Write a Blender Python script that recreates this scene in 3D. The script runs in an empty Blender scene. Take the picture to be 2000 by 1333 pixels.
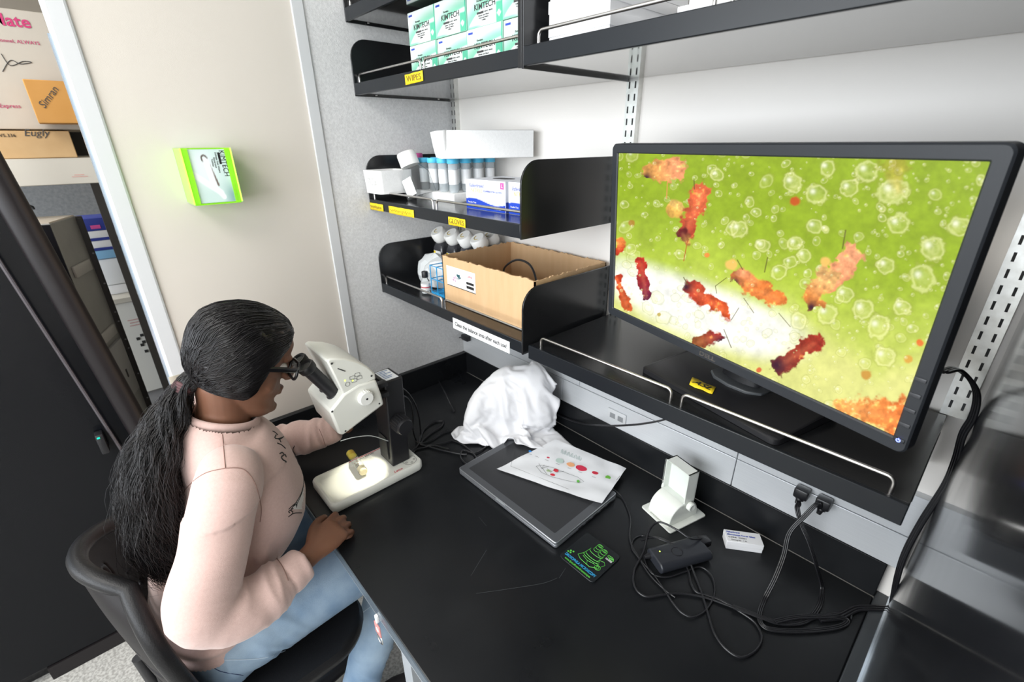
import bpy, bmesh, math, random
import numpy as np
from mathutils import Vector, Matrix, Quaternion, noise
from mathutils.bvhtree import BVHTree
random.seed(7); RNG = np.random.default_rng(7)
PI = math.pi
scn = bpy.context.scene
C = scn.collection

# ------------------------------------------------------------------ camera
F_PX = 894.92
CAM = Vector((1.42371, -1.00838, 1.64498))
RCAM = Matrix.Rotation(0.83649, 3, 'Z') @ Matrix.Rotation(1.16146, 3, 'X') @ Matrix.Rotation(-0.0097, 3, 'Z')
cd = bpy.data.cameras.new('camera'); cam = bpy.data.objects.new('camera', cd); C.objects.link(cam)
cam.matrix_world = Matrix.Translation(CAM) @ RCAM.to_4x4()
cd.sensor_width = 36; cd.lens = F_PX / 2000 * 36; cd.clip_start = 0.01
cd.dof.use_dof = True; cd.dof.focus_distance = 0.95; cd.dof.aperture_fstop = 5.0
scn.camera = cam

# ------------------------------------------------------------------ exposure, world, lights
scn.view_settings.view_transform = 'Standard'; scn.view_settings.look = 'None'
scn.view_settings.gamma = 1; scn.view_settings.use_curve_mapping = False
scn.view_settings.exposure = 0.72
w = bpy.data.worlds.new('world'); scn.world = w; w.use_nodes = True
w.node_tree.nodes['Background'].inputs[0].default_value = (0.80, 0.90, 1.0, 1)
w.node_tree.nodes['Background'].inputs[1].default_value = 1.0

def area(name, loc, target, sx, sy, power, col):
    l = bpy.data.lights.new(name, 'AREA'); l.shape = 'RECTANGLE'; l.size = sx; l.size_y = sy
    l.energy = power; l.color = col
    o = bpy.data.objects.new(name, l); C.objects.link(o); o.location = loc
    o.rotation_euler = (Vector(target) - Vector(loc)).to_track_quat('-Z', 'Y').to_euler()
    return o
area('window_daylight', (0.9, -3.45, 1.75), (0.7, 0, 1.1), 3.2, 1.5, 66, (0.93, 0.965, 1.0))
area('added_fill_right', (2.85, -2.3, 1.7), (0.0, -0.7, 1.3), 1.8, 1.4, 17, (0.93, 0.96, 1.0))  # added fill lamp that brightens the left wall; the right wall has no window
area('ceiling_panel_light', (0.6, -1.9, 2.66), (0.6, -1.9, 0), 1.3, 0.8, 20, (1.0, 0.97, 0.92))
area('ceiling_panel_light_alcove', (-1.15, -1.5, 2.66), (-1.15, -1.5, 0), 0.8, 0.8, 9, (1.0, 0.97, 0.92))

def ray(px, py):
    return RCAM @ Vector(((px - 1000) / F_PX, -(py - 666.5) / F_PX, -1))
def onx(px, py, x): d = ray(px, py); return CAM + d * ((x - CAM.x) / d.x)
def ony(px, py, y): d = ray(px, py); return CAM + d * ((y - CAM.y) / d.y)
def onz(px, py, z): d = ray(px, py); return CAM + d * ((z - CAM.z) / d.z)

# ------------------------------------------------------------------ materials
MATS = {}
def mat(name, col, rough=0.5, metal=0.0, col2=None, nscale=20, namt=1.0, bump=0.0, bscale=200, emit=None, estr=1,
        trans=0.0, ior=1.45, coat=0.0, spec=None, sheen=0.0, stretch=None, alpha=None, sss=0, roughvar=0, wave=None):
    if name in MATS: return MATS[name]
    m = bpy.data.materials.new(name); m.use_nodes = True; nt = m.node_tree; N = nt.nodes; L = nt.links
    b = N['Principled BSDF']; c4 = lambda c: (c[0], c[1], c[2], 1)
    b.inputs['Base Color'].default_value = c4(col); b.inputs['Roughness'].default_value = rough
    b.inputs['Metallic'].default_value = metal; b.inputs['IOR'].default_value = ior
    b.inputs['Transmission Weight'].default_value = trans; b.inputs['Coat Weight'].default_value = coat
    if spec is not None: b.inputs['Specular IOR Level'].default_value = spec
    if sheen: b.inputs['Sheen Weight'].default_value = sheen
    if alpha is not None: b.inputs['Alpha'].default_value = alpha
    if sss: b.inputs['Subsurface Weight'].default_value = sss; b.inputs['Subsurface Scale'].default_value = 0.01
    if emit: b.inputs['Emission Color'].default_value = c4(emit); b.inputs['Emission Strength'].default_value = estr
    tc = N.new('ShaderNodeTexCoord'); src = tc.outputs['Object']
    if stretch:
        mp = N.new('ShaderNodeMapping'); mp.inputs['Scale'].default_value = stretch; L.new(src, mp.inputs[0]); src = mp.outputs[0]
    if col2 is not None or roughvar:
        n = N.new('ShaderNodeTexNoise'); n.inputs['Scale'].default_value = nscale; n.inputs['Detail'].default_value = 6
        L.new(src, n.inputs['Vector'])
        if col2 is not None:
            r = N.new('ShaderNodeValToRGB'); r.color_ramp.elements[0].position = 0.5 - 0.25 / namt; r.color_ramp.elements[1].position = 0.5 + 0.25 / namt
            r.color_ramp.elements[0].color = c4(col); r.color_ramp.elements[1].color = c4(col2)
            L.new(n.outputs['Fac'], r.inputs[0]); L.new(r.outputs[0], b.inputs['Base Color'])
        if roughvar:
            mr = N.new('ShaderNodeMapRange'); mr.inputs[1].default_value = 0.3; mr.inputs[2].default_value = 0.7
            mr.inputs[3].default_value = rough - roughvar; mr.inputs[4].default_value = rough + roughvar
            L.new(n.outputs['Fac'], mr.inputs[0]); L.new(mr.outputs[0], b.inputs['Roughness'])
    if bump:
        n2 = N.new('ShaderNodeTexNoise'); n2.inputs['Scale'].default_value = bscale; n2.inputs['Detail'].default_value = 4
        L.new(src, n2.inputs['Vector'])
        bp = N.new('ShaderNodeBump'); bp.inputs['Strength'].default_value = bump; bp.inputs['Distance'].default_value = 0.002
        L.new(n2.outputs['Fac'], bp.inputs['Height']); L.new(bp.outputs[0], b.inputs['Normal'])
    MATS[name] = m
    return m

M_black = mat('black_laminate', (0.012, 0.0125, 0.014), 0.17, bump=0.05, bscale=60, stretch=(3, 30, 30), spec=0.6)
M_under = mat('glossy_black_underside', (0.03, 0.027, 0.025), 0.10, spec=0.9, ior=1.9, coat=0.6)
M_blackedge = mat('black_edge', (0.009, 0.011, 0.014), 0.30, spec=0.4)
M_steel = mat('brushed_steel', (0.62, 0.60, 0.58), 0.28, 1.0)
M_zinc = mat('zinc_strip', (0.78, 0.79, 0.77), 0.35, 0.85, (0.60, 0.60, 0.57), 60)
M_dark = mat('slot_dark', (0.03, 0.03, 0.03), 0.6)
M_tape = mat('yellow_tape', (0.90, 0.68, 0.02), 0.55, col2=(0.80, 0.56, 0.01), nscale=60, bump=0.3, bscale=120)
M_ink = mat('black_ink', (0.012, 0.012, 0.012), 0.6)
M_inkgrey = mat('grey_ink', (0.05, 0.05, 0.05), 0.6)
M_inkred = mat('red_ink', (0.55, 0.03, 0.06), 0.6)
M_inkblue = mat('blue_ink', (0.03, 0.07, 0.42), 0.5)
M_inkwhite = mat('white_ink', (0.85, 0.85, 0.85), 0.5)
M_inkpale = mat('faded_ink', (0.22, 0.15, 0.02), 0.6)
M_white = mat('white_plastic', (0.80, 0.80, 0.76), 0.38, coat=0.1)
M_cream = mat('cream_plastic', (0.78, 0.79, 0.70), 0.4)
M_scope = mat('microscope_shell', (0.72, 0.72, 0.66), 0.36, bump=0.04, bscale=900, coat=0.15)
M_foam = mat('styrofoam', (0.86, 0.86, 0.85), 0.85, col2=(0.80, 0.80, 0.79), nscale=150, bump=0.2, bscale=350)
M_paper = mat('white_paper', (0.84, 0.84, 0.84), 0.7)
M_bplastic = mat('black_plastic', (0.014, 0.014, 0.016), 0.38, bump=0.15, bscale=900)
M_bgloss = mat('black_gloss', (0.008, 0.008, 0.009), 0.14)
M_cable = mat('black_cable', (0.012, 0.012, 0.014), 0.33, spec=0.7)
M_card = mat('cardboard', (0.56, 0.36, 0.19), 0.8, col2=(0.62, 0.41, 0.23), nscale=9, bump=0.25, bscale=60, stretch=(6, 6, 1))
M_card2 = mat('orange_cardboard', (0.47, 0.225, 0.05), 0.75, col2=(0.52, 0.26, 0.07), nscale=12)
M_card3 = mat('pale_cardboard', (0.44, 0.28, 0.13), 0.75, col2=(0.52, 0.35, 0.18), nscale=12)
M_glass = mat('clear_plastic', (0.97, 0.98, 0.98), 0.06, trans=0.97, ior=1.12)

# ------------------------------------------------------------------ mesh builder
class MB:
    def __init__(s): s.v = []; s.f = []
    def add(s, vs, fs):
        o = len(s.v); s.v += [tuple(v) for v in vs]; s.f += [tuple(i + o for i in f) for f in fs]; return s
    def box(s, c, d, bev=0.0, R=None, seg=2):
        x, y, z = d[0] / 2, d[1] / 2, d[2] / 2
        if bev > 0:
            bm = bmesh.new(); bmesh.ops.create_cube(bm, size=1)
            bmesh.ops.scale(bm, vec=d, verts=bm.verts)
            bmesh.ops.bevel(bm, geom=bm.edges[:], offset=min(bev, min(d) * 0.49), segments=seg, affect='EDGES', profile=0.5)
            vs = [v.co.copy() for v in bm.verts]; bm.verts.index_update(); fs = [[v.index for v in f.verts] for f in bm.faces]; bm.free()
        else:
            vs = [Vector((a * x, b * y, e * z)) for a in (-1, 1) for b in (-1, 1) for e in (-1, 1)]
            fs = [(0, 1, 3, 2), (4, 6, 7, 5), (0, 4, 5, 1), (2, 3, 7, 6), (0, 2, 6, 4), (1, 5, 7, 3)]
        if R is not None: vs = [R @ v for v in vs]
        c = Vector(c); return s.add([v + c for v in vs], fs)
    def bb(s, x0, x1, y0, y1, z0, z1, bev=0.0):
        return s.box(((x0 + x1) / 2, (y0 + y1) / 2, (z0 + z1) / 2), (abs(x1 - x0), abs(y1 - y0), abs(z1 - z0)), bev)
    def tube(s, pts, r, seg=8, closed=False, flat=None, caps=True):
        # r: number or list; flat: (ratio, reference vector) squashes the section
        pts = [Vector(p) for p in pts]; n = len(pts); rr = r if isinstance(r, (list, tuple)) else [r] * n
        o = len(s.v); t0 = None; up = None
        for i, p in enumerate(pts):
            if closed: t = pts[(i + 1) % n] - pts[i - 1]
            else: t = pts[min(i + 1, n - 1)] - pts[max(i - 1, 0)]
            if t.length < 1e-9: t = t0 or Vector((0, 0, 1))
            t.normalize()
            if up is None:
                up = Vector((0, 0, 1)) if abs(t.z) < 0.9 else Vector((1, 0, 0))
                if flat: up = Vector(flat[1])
            u = (up - t * up.dot(t))
            if u.length < 1e-6: u = t.orthogonal()
            u.normalize(); up = u; wv = t.cross(u); t0 = t
            a, b = (rr[i], rr[i]) if not isinstance(rr[i], (tuple, list)) else rr[i]
            if flat: a = a * flat[0]
            for k in range(seg):
                th = 2 * PI * k / seg
                s.v.append(tuple(p + u * (math.cos(th) * a) + wv * (math.sin(th) * b)))
        m = n if closed else n - 1
        for i in range(m):
            j = (i + 1) % n
            for k in range(seg):
                k2 = (k + 1) % seg
                s.f.append((o + i * seg + k, o + i * seg + k2, o + j * seg + k2, o + j * seg + k))
        if caps and not closed:
            s.f.append(tuple(o + k for k in range(seg))[::-1]); s.f.append(tuple(o + (n - 1) * seg + k for k in range(seg)))
        return s
    def lathe(s, prof, c=(0, 0, 0), R=None, seg=24):
        # prof: (radius, z) list; closed ends when radius is 0
        o = len(s.v); c = Vector(c)
        for r, z in prof:
            for k in range(seg):
                th = 2 * PI * k / seg; v = Vector((r * math.cos(th), r * math.sin(th), z))
                if R is not None: v = R @ v
                s.v.append(tuple(v + c))
        for i in range(len(prof) - 1):
            for k in range(seg):
                k2 = (k + 1) % seg; s.f.append((o + i * seg + k, o + i * seg + k2, o + (i + 1) * seg + k2, o + (i + 1) * seg + k))
        if prof[0][0] > 1e-6: s.f.append(tuple(o + k for k in range(seg))[::-1])
        if prof[-1][0] > 1e-6: s.f.append(tuple(o + (len(prof) - 1) * seg + k for k in range(seg)))
        return s
    def prism(s, poly, a, b, axis='x'):
        # polygon in the other two axes, extruded from a to b along axis
        def P(u, v, t): return {'x': (t, u, v), 'y': (u, t, v), 'z': (u, v, t)}[axis]
        n = len(poly); vs = [P(u, v, a) for u, v in poly] + [P(u, v, b) for u, v in poly]
        fs = [tuple(range(n))[::-1], tuple(range(n, 2 * n))] + [(i, (i + 1) % n, n + (i + 1) % n, n + i) for i in range(n)]
        return s.add(vs, fs)
    def grid(s, P):  # P[i][j] points
        o = len(s.v); n = len(P); m = len(P[0])
        for r in P:
            for p in r: s.v.append(tuple(p))
        for i in range(n - 1):
            for j in range(m - 1):
                s.f.append((o + i * m + j, o + (i + 1) * m + j, o + (i + 1) * m + j + 1, o + i * m + j + 1))
        return s

def wloc(o):
    return o.matrix_basis if o.parent is None else wloc(o.parent) @ o.matrix_basis
def link(name, me, m, parent=None, world=False, smooth=40, bev=0):
    if m is not None and not me.materials: me.materials.append(m)
    me.name = name; o = bpy.data.objects.new(name, me); C.objects.link(o)
    if parent is not None:
        o.parent = parent
        if world: me.transform(wloc(parent).inverted())
    if smooth:
        me.polygons.foreach_set('use_smooth', [True] * len(me.polygons)); me.set_sharp_from_angle(angle=math.radians(smooth))
    if bev:
        md = o.modifiers.new('bevel', 'BEVEL'); md.width = bev; md.segments = 2; md.limit_method = 'ANGLE'; md.angle_limit = math.radians(40)
    me.update()
    return o
def fixn(me):
    bm = bmesh.new(); bm.from_mesh(me); bmesh.ops.recalc_face_normals(bm, faces=bm.faces); bm.to_mesh(me); bm.free()
def build(name, mb, m, parent=None, world=False, smooth=40, bev=0, label=None):
    me = bpy.data.meshes.new(name); me.from_pydata(mb.v, [], mb.f); fixn(me)
    o = link(name, me, m, parent, world, smooth, bev)
    if label: o['label'] = label
    return o
def tag(o, label, cat, group=None, kind=None):
    if label: o['label'] = label
    if cat: o['category'] = cat
    if group: o['group'] = group
    if kind: o['kind'] = kind
    return o
def thing(name, label, cat, loc=(0, 0, 0), rotz=0, group=None, rot=None):
    o = bpy.data.objects.new(name, None); C.objects.link(o); o.empty_display_size = 0.05
    o.location = loc; o.rotation_euler = rot if rot else (0, 0, rotz)
    return tag(o, label, cat, group)
def struct(name, mb, m, smooth=0, bev=0, parent=None):
    o = build(name, mb, m, parent, smooth=smooth, bev=bev)
    if parent is None: o['kind'] = 'structure'
    return o
def stuff(o): o['kind'] = 'stuff'; return o
def dup(root, loc=None, rotz=None, label=None, group=None):
    r = root.copy(); C.objects.link(r)
    if loc is not None: r.location = loc
    if rotz is not None: r.rotation_euler[2] = rotz
    if label: r['label'] = label
    if group: r['group'] = group
    for ch in [o for o in C.objects if o.parent == root]:
        c = ch.copy(); C.objects.link(c); c.parent = r
        for g in [o for o in C.objects if o.parent == ch]:
            d = g.copy(); C.objects.link(d); d.parent = c
    return r
def crom(pts, n=8, closed=False):
    pts = [Vector(p) for p in pts]; out = []; N = len(pts); segs = N if closed else N - 1
    for i in range(segs):
        if closed: p0, p1, p2, p3 = pts[i - 1], pts[i], pts[(i + 1) % N], pts[(i + 2) % N]
        else: p0, p1, p2, p3 = pts[max(i - 1, 0)], pts[i], pts[i + 1], pts[min(i + 2, N - 1)]
        for k in range(n):
            t = k / n; t2 = t * t; t3 = t2 * t
            out.append(0.5 * ((2 * p1) + (p2 - p0) * t + (2 * p0 - 5 * p1 + 4 * p2 - p3) * t2 + (3 * p1 - p0 - 3 * p2 + p3) * t3))
    if not closed: out.append(pts[-1])
    return out
def text(body, size, m, parent, origin, xdir, updir, ext=0.0002, align='CENTER', name='lettering', spacing=1.0, world=True, sx=1.0, bold=0.0, shear=0):
    cu = bpy.data.curves.new('txt', 'FONT'); cu.body = body; cu.size = size; cu.extrude = ext; cu.align_x = align; cu.align_y = 'CENTER'
    cu.space_character = spacing; cu.resolution_u = 3; cu.offset = bold; cu.shear = shear
    ob = bpy.data.objects.new('txt', cu); C.objects.link(ob)
    dg = bpy.context.evaluated_depsgraph_get(); me = bpy.data.meshes.new_from_object(ob.evaluated_get(dg))
    bpy.data.objects.remove(ob); bpy.data.curves.remove(cu)
    x = Vector(xdir).normalized(); y = Vector(updir); y = (y - x * y.dot(x)).normalized(); z = x.cross(y)
    me.transform(Matrix.Diagonal((sx, 1, 1, 1)))
    me.transform(Matrix.Translation(Vector(origin)) @ Matrix((x, y, z)).transposed().to_4x4())
    me.materials.clear()
    return link(name, me, m, parent, world, smooth=0)
def rrect(w, h, r, n=5, cx=0, cy=0):
    out = []
    for (sx, sy, a0) in ((1, 1, 0), (-1, 1, 90), (-1, -1, 180), (1, -1, 270)):
        for k in range(n + 1):
            a = math.radians(a0 + 90 * k / n); out.append((cx + sx * (w / 2 - r) + r * math.cos(a), cy + sy * (h / 2 - r) + r * math.sin(a)))
    return out
def ev_mesh(mb, mods):
    """mesh after modifiers given as (type, dict) pairs; the temporary object is removed"""
    me = bpy.data.meshes.new('t'); me.from_pydata(mb.v, [], mb.f); fixn(me)
    ob = bpy.data.objects.new('t', me); C.objects.link(ob)
    for ty, kw in mods:
        md = ob.modifiers.new('m', ty)
        for k, v in kw.items(): setattr(md, k, v)
    dg = bpy.context.evaluated_depsgraph_get(); out = bpy.data.meshes.new_from_object(ob.evaluated_get(dg))
    bpy.data.objects.remove(ob); return out
def paint_mat(name, rough=0.5, emit=0):
    m = bpy.data.materials.new(name); m.use_nodes = True; N = m.node_tree.nodes; L = m.node_tree.links; b = N['Principled BSDF']
    a = N.new('ShaderNodeAttribute'); a.attribute_name = 'print'; b.inputs['Roughness'].default_value = rough
    if emit:
        b.inputs['Base Color'].default_value = (0.005, 0.005, 0.005, 1); b.inputs['Specular IOR Level'].default_value = .15; L.new(a.outputs['Color'], b.inputs['Emission Color']); b.inputs['Emission Strength'].default_value = emit
    else: L.new(a.outputs['Color'], b.inputs['Base Color'])
    return m
def painted(name, P, cols, m, parent, world=True):
    """grid of points P[i,j,3] with a colour per point"""
    n, k = P.shape[:2]; idx = np.arange(n * k).reshape(n, k)
    q = np.stack([idx[:-1, :-1], idx[1:, :-1], idx[1:, 1:], idx[:-1, 1:]], -1).reshape(-1, 4)
    me = bpy.data.meshes.new(name); me.from_pydata(P.reshape(-1, 3).tolist(), [], q.tolist())
    ca = me.color_attributes.new('print', 'FLOAT_COLOR', 'POINT')
    c4 = np.concatenate([cols.reshape(-1, 3), np.ones((n * k, 1))], 1).astype(np.float32); ca.data.foreach_set('color', c4.ravel())
    return link(name, me, m, parent, world, smooth=0)

# ================================================================== THE SETTING
BZ = 0.76           # bench top
W = 0.704           # width of a shelf bay
X1 = 1.435; XP = 1.46
M_floor = mat('terrazzo', (0.30, 0.29, 0.27), 0.45, col2=(0.50, 0.49, 0.46), nscale=120, namt=2.5)
M_wall = mat('beige_wall', (0.88, 0.845, 0.80), 0.5, col2=(0.86, 0.825, 0.78), nscale=3)
M_wall2 = mat('taupe_panel', (0.62, 0.575, 0.515), 0.6, col2=(0.65, 0.60, 0.54), nscale=2, bump=0.1, bscale=700)
M_fabric = mat('grey_wallcovering', (0.60, 0.60, 0.60), 0.85, col2=(0.74, 0.74, 0.74), nscale=160, namt=1.2, bump=0.4, bscale=400)
M_trim = mat('white_trim', (0.60, 0.61, 0.62), 0.5)
M_ceil = mat('ceiling_white', (0.75, 0.75, 0.73), 0.8)
struct('floor', MB().bb(-2.6, 3.0, -3.6, 0.2, -0.05, 0), M_floor)
struct('ceiling', MB().bb(-2.6, 3.0, -3.6, 0.2, 2.7, 2.75), M_ceil)
struct('wall_back', MB().bb(-0.0, 3.0, 0.02, 0.12, 0, 2.7), M_wall)
wl = struct('wall_left', MB().bb(-0.10, 0, -0.9185, 0.12, 0, 2.7), M_wall2)
struct('fabric_panel', MB().bb(0, 0.003, -0.444, 0.02, 0.0, 2.7), M_fabric, parent=wl)
struct('trim_1', MB().bb(0, 0.008, -0.474, -0.443, 0, 2.7, 0.002), M_trim)
fr = struct('trim_2', MB().bb(-0.11, 0.006, -0.957, -0.9185, 0, 2.7, 0.005), M_trim)
M_tan = mat('tan_wood', (0.62, 0.45, 0.30), 0.5); M_bmetal = mat('blue_metal', (0.55, 0.65, 0.75), 0.25, 0.9)
struct('jamb_strip', MB().bb(-0.07, -0.045, -0.963, -0.957, 0, 1.86), M_bmetal, parent=fr)
struct('wood_edge', MB().bb(-0.26, -0.13, -0.955, -0.940, 0, 1.72), M_tan, parent=fr)
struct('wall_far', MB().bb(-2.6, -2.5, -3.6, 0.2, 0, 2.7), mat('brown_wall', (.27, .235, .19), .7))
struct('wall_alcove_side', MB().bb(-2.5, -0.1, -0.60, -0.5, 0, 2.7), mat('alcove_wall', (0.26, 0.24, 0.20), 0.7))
struct('wall_front_lower', MB().bb(-2.6, 3.0, -3.6, -3.55, 0, 0.95), M_wall)
struct('wall_front_upper', MB().bb(-2.6, 3.0, -3.6, -3.55, 2.55, 2.7), M_wall)
struct('wall_right', MB().bb(2.95, 3.0, -3.6, 0.2, 0, 2.7), M_wall)
struct('baseboard_back', MB().bb(1.5, 2.95, 0.005, 0.02, 0, 0.1), M_blackedge)
# sheet metal hinge plate on the door frame
hp = thing('hinge_plate', 'small tan metal strike plate on the white door frame behind the woman\'s head', 'hinge', (0.006, -0.94, 1.03))
build('plate', MB().bb(0, 0.003, -0.022, 0.004, -0.05, 0.05, 0.001), mat('tan_metal', (0.50, 0.46, 0.38), 0.4, 0.3), hp)
build('screw', MB().lathe([(0.0, 0.0045), (0.003, 0.004), (0.003, 0.0)], (0.0, -0.01, 0.03), Matrix.Rotation(PI / 2, 3, 'Y'), 8), M_steel, hp)

# right: glossy dark glass panel of the neighbouring cabinet
pn = thing('glass_side_panel', 'tall dark mirror-like glass panel standing along the right end of the bench', 'glass panel', (XP, -0.65, 0.70))
build('pane', MB().bb(XP, XP + 0.006, -1.02, 0.0, 0.765, 2.4), mat('smoked_glass', (0.012, 0.013, 0.016), 0.10, roughvar=0.03, nscale=6, spec=0.5), pn, True, smooth=0)
build('bottom_channel', MB().bb(XP - 0.004, XP + 0.02, -1.02, 0.018, 0.752, 0.768, 0.001), mat('channel_alu', (0.60, 0.66, 0.72), 0.3, 0.9), pn, True)
build('backing', MB().bb(XP + 0.008, XP + 0.05, -1.02, 0.018, 0.0, 2.4), M_bgloss, pn, True, smooth=0)

# ------------------------------------------------------------------ bench
bench = thing('lab_bench', 'long black-topped laboratory bench against the wall, with raised black splash boards', 'bench', (0.7, -0.39, 0))
M_epoxy = mat('black_epoxy', (0.006, 0.0066, 0.008), 0.33, col2=(0.011, 0.012, 0.0135), nscale=5, roughvar=0.07, bump=0.05, bscale=80, spec=0.4)
build('worktop', MB().bb(0.003, X1, -0.782, 0.0, 0.73, BZ), M_epoxy, bench, True, bev=0.003)
build('back_splash', MB().bb(0.02, X1, 0.0, 0.02, BZ, 0.852), M_epoxy, bench, True, bev=0.002)
build('side_splash', MB().bb(0.003, 0.022, -0.76, 0.02, BZ, 0.852), M_epoxy, bench, True, bev=0.002)
build('end_curb', MB().bb(X1, XP - 0.002, -0.782, 0.02, 0.70, 0.764), mat('grey_curb', (0.045, 0.05, 0.055), 0.3), bench, True, bev=0.002)
M_bsteel = mat('painted_steel', (0.42, 0.45, 0.48), 0.35, 0.3)
build('front_rail', MB().bb(0.02, X1, -0.770, -0.745, 0.675, 0.73), M_bsteel, bench, True)
for x in (0.05, 0.80, 1.40):
    for y in (-0.74, -0.05): build('leg', MB().bb(x - 0.02, x + 0.02, y - 0.02, y + 0.02, 0, 0.73), M_bsteel, bench, True)
build('edge_strip', MB().bb(0.003, X1, -0.7840, -0.7815, 0.735, BZ - 0.001), mat('edge_strip', (0.10, 0.125, 0.15), 0.25), bench, True)
# scratches on the worktop
sm = MB()
for pts in (((1088, 1130), (1060, 1140), (1000, 1150), (930, 1160)), ((950, 1075), (935, 1100), (920, 1125)), ((935, 1010), (950, 1028)), ((1105, 1110), (1092, 1130))):
    q = crom([onz(*p, BZ + 0.0002) for p in pts], 4)
    sm.tube(q, 0.0004, 4, flat=(0.2, (0, 0, 1)))
stuff(build('scratch', sm, mat('scratch_grey', (0.05, 0.055, 0.06), 0.5), bench, True))

# raceway behind the bench
rw = thing('cable_raceway', 'pale brushed metal cable channel along the wall above the black back splash', 'cable channel', (0.7, 0.01, 0.852))
M_race = mat('brushed_raceway', (0.66, 0.68, 0.70), 0.34, 0.35, (0.72, 0.74, 0.76), 8, stretch=(1, 40, 60))
for a, b, z0, z1 in ((0.005, 0.55, 0.853, 0.9335), (0.552, 1.115, 0.853, 0.9335), (1.117, 1.455, 0.853, 0.9335),
                     (0.005, 0.62, 0.9355, 1.03), (0.622, 1.115, 0.9355, 1.03), (1.117, 1.455, 0.9355, 1.03)):
    build('cover_panel', MB().bb(a, b, 0.001, 0.02, z0, z1), M_race, rw, True, bev=0.0012)
# double data socket and two power outlets
so = thing('data_socket', 'small white twin data socket set in the pale wall channel behind the laptop', 'socket', (0.77, 0.0, 0.893))
build('face_plate', MB().bb(-0.032, 0.032, -0.003, 0.001, -0.012, 0.018, 0.001), M_trim, so)
for s in (-0.014, 0.014): build('port', MB().bb(s - 0.009, s + 0.009, -0.0036, -0.003, -0.010, 0.006), mat('port_grey', (0.25, 0.26, 0.27), 0.5), so)

# wall standards
def standard(x, z0, z1, label, wdt=0.032):
    t = thing('wall_standard', label, 'shelf rail', (x, 0.02, z0), group='slotted shelf rails on the wall')
    mb = MB().bb(-wdt / 2, -wdt / 2 + 0.002, -0.016, 0, 0, z1 - z0).bb(wdt / 2 - 0.002, wdt / 2, -0.016, 0, 0, z1 - z0).bb(-wdt / 2, wdt / 2, -0.018, -0.016, 0, z1 - z0)
    build('channel', mb, M_zinc, t)
    sb = MB(); z = 0.015
    while z < z1 - z0 - 0.02:
        for s in (-0.008, 0.008): sb.bb(s - 0.0018, s + 0.0018, -0.0186, -0.0178, z, z + 0.014)
        z += 0.0254
    stuff(build('slot', sb, M_dark, t))
standard(0.022, 1.03, 2.4, 'slotted metal shelf rail in the corner beside the grey wall covering', 0.02)
standard(0.725, 1.03, 2.4, 'slotted metal shelf rail on the wall just left of the monitor top')
standard(1.434, 1.205, 2.4, 'slotted metal shelf rail to the right of the monitor near the dark glass', 0.034)

# ------------------------------------------------------------------ shelves
def side_prof(d, h, r=0.05, drop=0.0):
    p = [(0.0, -drop), (-d, -drop), (-d, h - r)]
    for k in range(1, 8):
        a = PI / 2 * k / 8; p.append((-d + r - r * math.cos(a), h - r + r * math.sin(a)))
    return p + [(-d + r, h), (0.0, h)]
def rail(x0, x1, y, z, h, r, parent):
    rr = h * 0.42
    pts = [(x0, y, z - 0.004), (x0, y, z + h - rr)]
    for k in range(1, 6): a = PI / 2 * k / 5; pts.append((x0 + rr - rr * math.cos(a), y, z + h - rr + rr * math.sin(a)))
    for k in range(0, 6): a = PI / 2 * k / 5; pts.append((x1 - rr + rr * math.sin(a), y, z + h - rr + rr * math.cos(a)))
    pts += [(x1, y, z - 0.004)]
    return build('guard_rail', MB().tube(pts, r, 10), M_steel, parent, True)
def shelf(label, x0, x1, zb, d, sides, rails, lip=0.03, sh=0.155, rr=0.05):
    t = thing('wall_shelf', label, 'shelf', ((x0 + x1) / 2, 0, zb))
    build('shelf_board', MB().bb(x0 + 0.004, x1 - 0.004, -d + 0.002, 0, zb + 0.004, zb + lip), M_black, t, True, bev=0.001)
    build('front_edge', MB().bb(x0 + 0.004, x1 - 0.004, -d - 0.004, -d + 0.004, zb, zb + lip + 0.0008), M_blackedge, t, True, bev=0.0015)
    build('underside', MB().bb(x0 + 0.005, x1 - 0.005, -d + 0.005, 0, zb + 0.0025, zb + 0.004), M_under, t, True, smooth=0)
    for s in sides:
        xs = x0 if s < 0 else x1 - 0.005
        build('side_bracket', MB().prism([(y, zb + z) for y, z in side_prof(d + 0.004, sh, rr, 0.002)], xs, xs + 0.005), M_black, t, True, bev=0.001)
        for yy in (-0.27, -0.05): build('screw', MB().lathe([(0.0035, 0), (0.003, -0.0025), (0, -0.003)], (xs + (0.012 if s < 0 else -0.008), yy, zb + 0.004), None, 8), M_steel, t, True)
    for a, b in rails: rail(a, b, -d + 0.012, zb + lip, 0.0235, 0.003, t)
    return t
S1 = shelf('lowest black wall shelf, carrying the open cardboard box', 0.004, W, 1.179, 0.32, (-1, 1), ((0.012, 0.345), (0.362, 0.694)), sh=0.16)
S2 = shelf('middle black wall shelf, holding the glove boxes and blue-capped tubes', 0.004, W, 1.454, 0.325, (-1, 1), ((0.012, 0.345), (0.362, 0.694)), sh=0.158)
S3 = shelf('black wall shelf loaded with green and white tissue boxes', 0.004, W, 1.774, 0.328, (-1,), ((0.012, 0.340), (0.356, 0.690)), sh=0.143)
build('divider', MB().bb(W - 0.004, W + 0.006, -0.334, 0, 1.772, 2.4), M_black, S3, True, bev=0.001)
S4 = shelf('topmost black wall shelf cut off by the upper edge of the picture', 0.004, W - 0.006, 1.954, 0.328, (-1,), ((0.012, 0.340), (0.356, 0.690)), sh=0.143)
S5 = shelf('long black wall shelf at upper right holding flat white boxes', W + 0.007, 1.455, 1.774, 0.330, (), ((0.738, 1.064), (1.088, 1.42)), lip=0.031)
build('divider', MB().bb(W + 0.006, W + 0.012, -0.334, 0, 1.77, 2.4), M_black, S5, True, bev=0.001)
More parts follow.
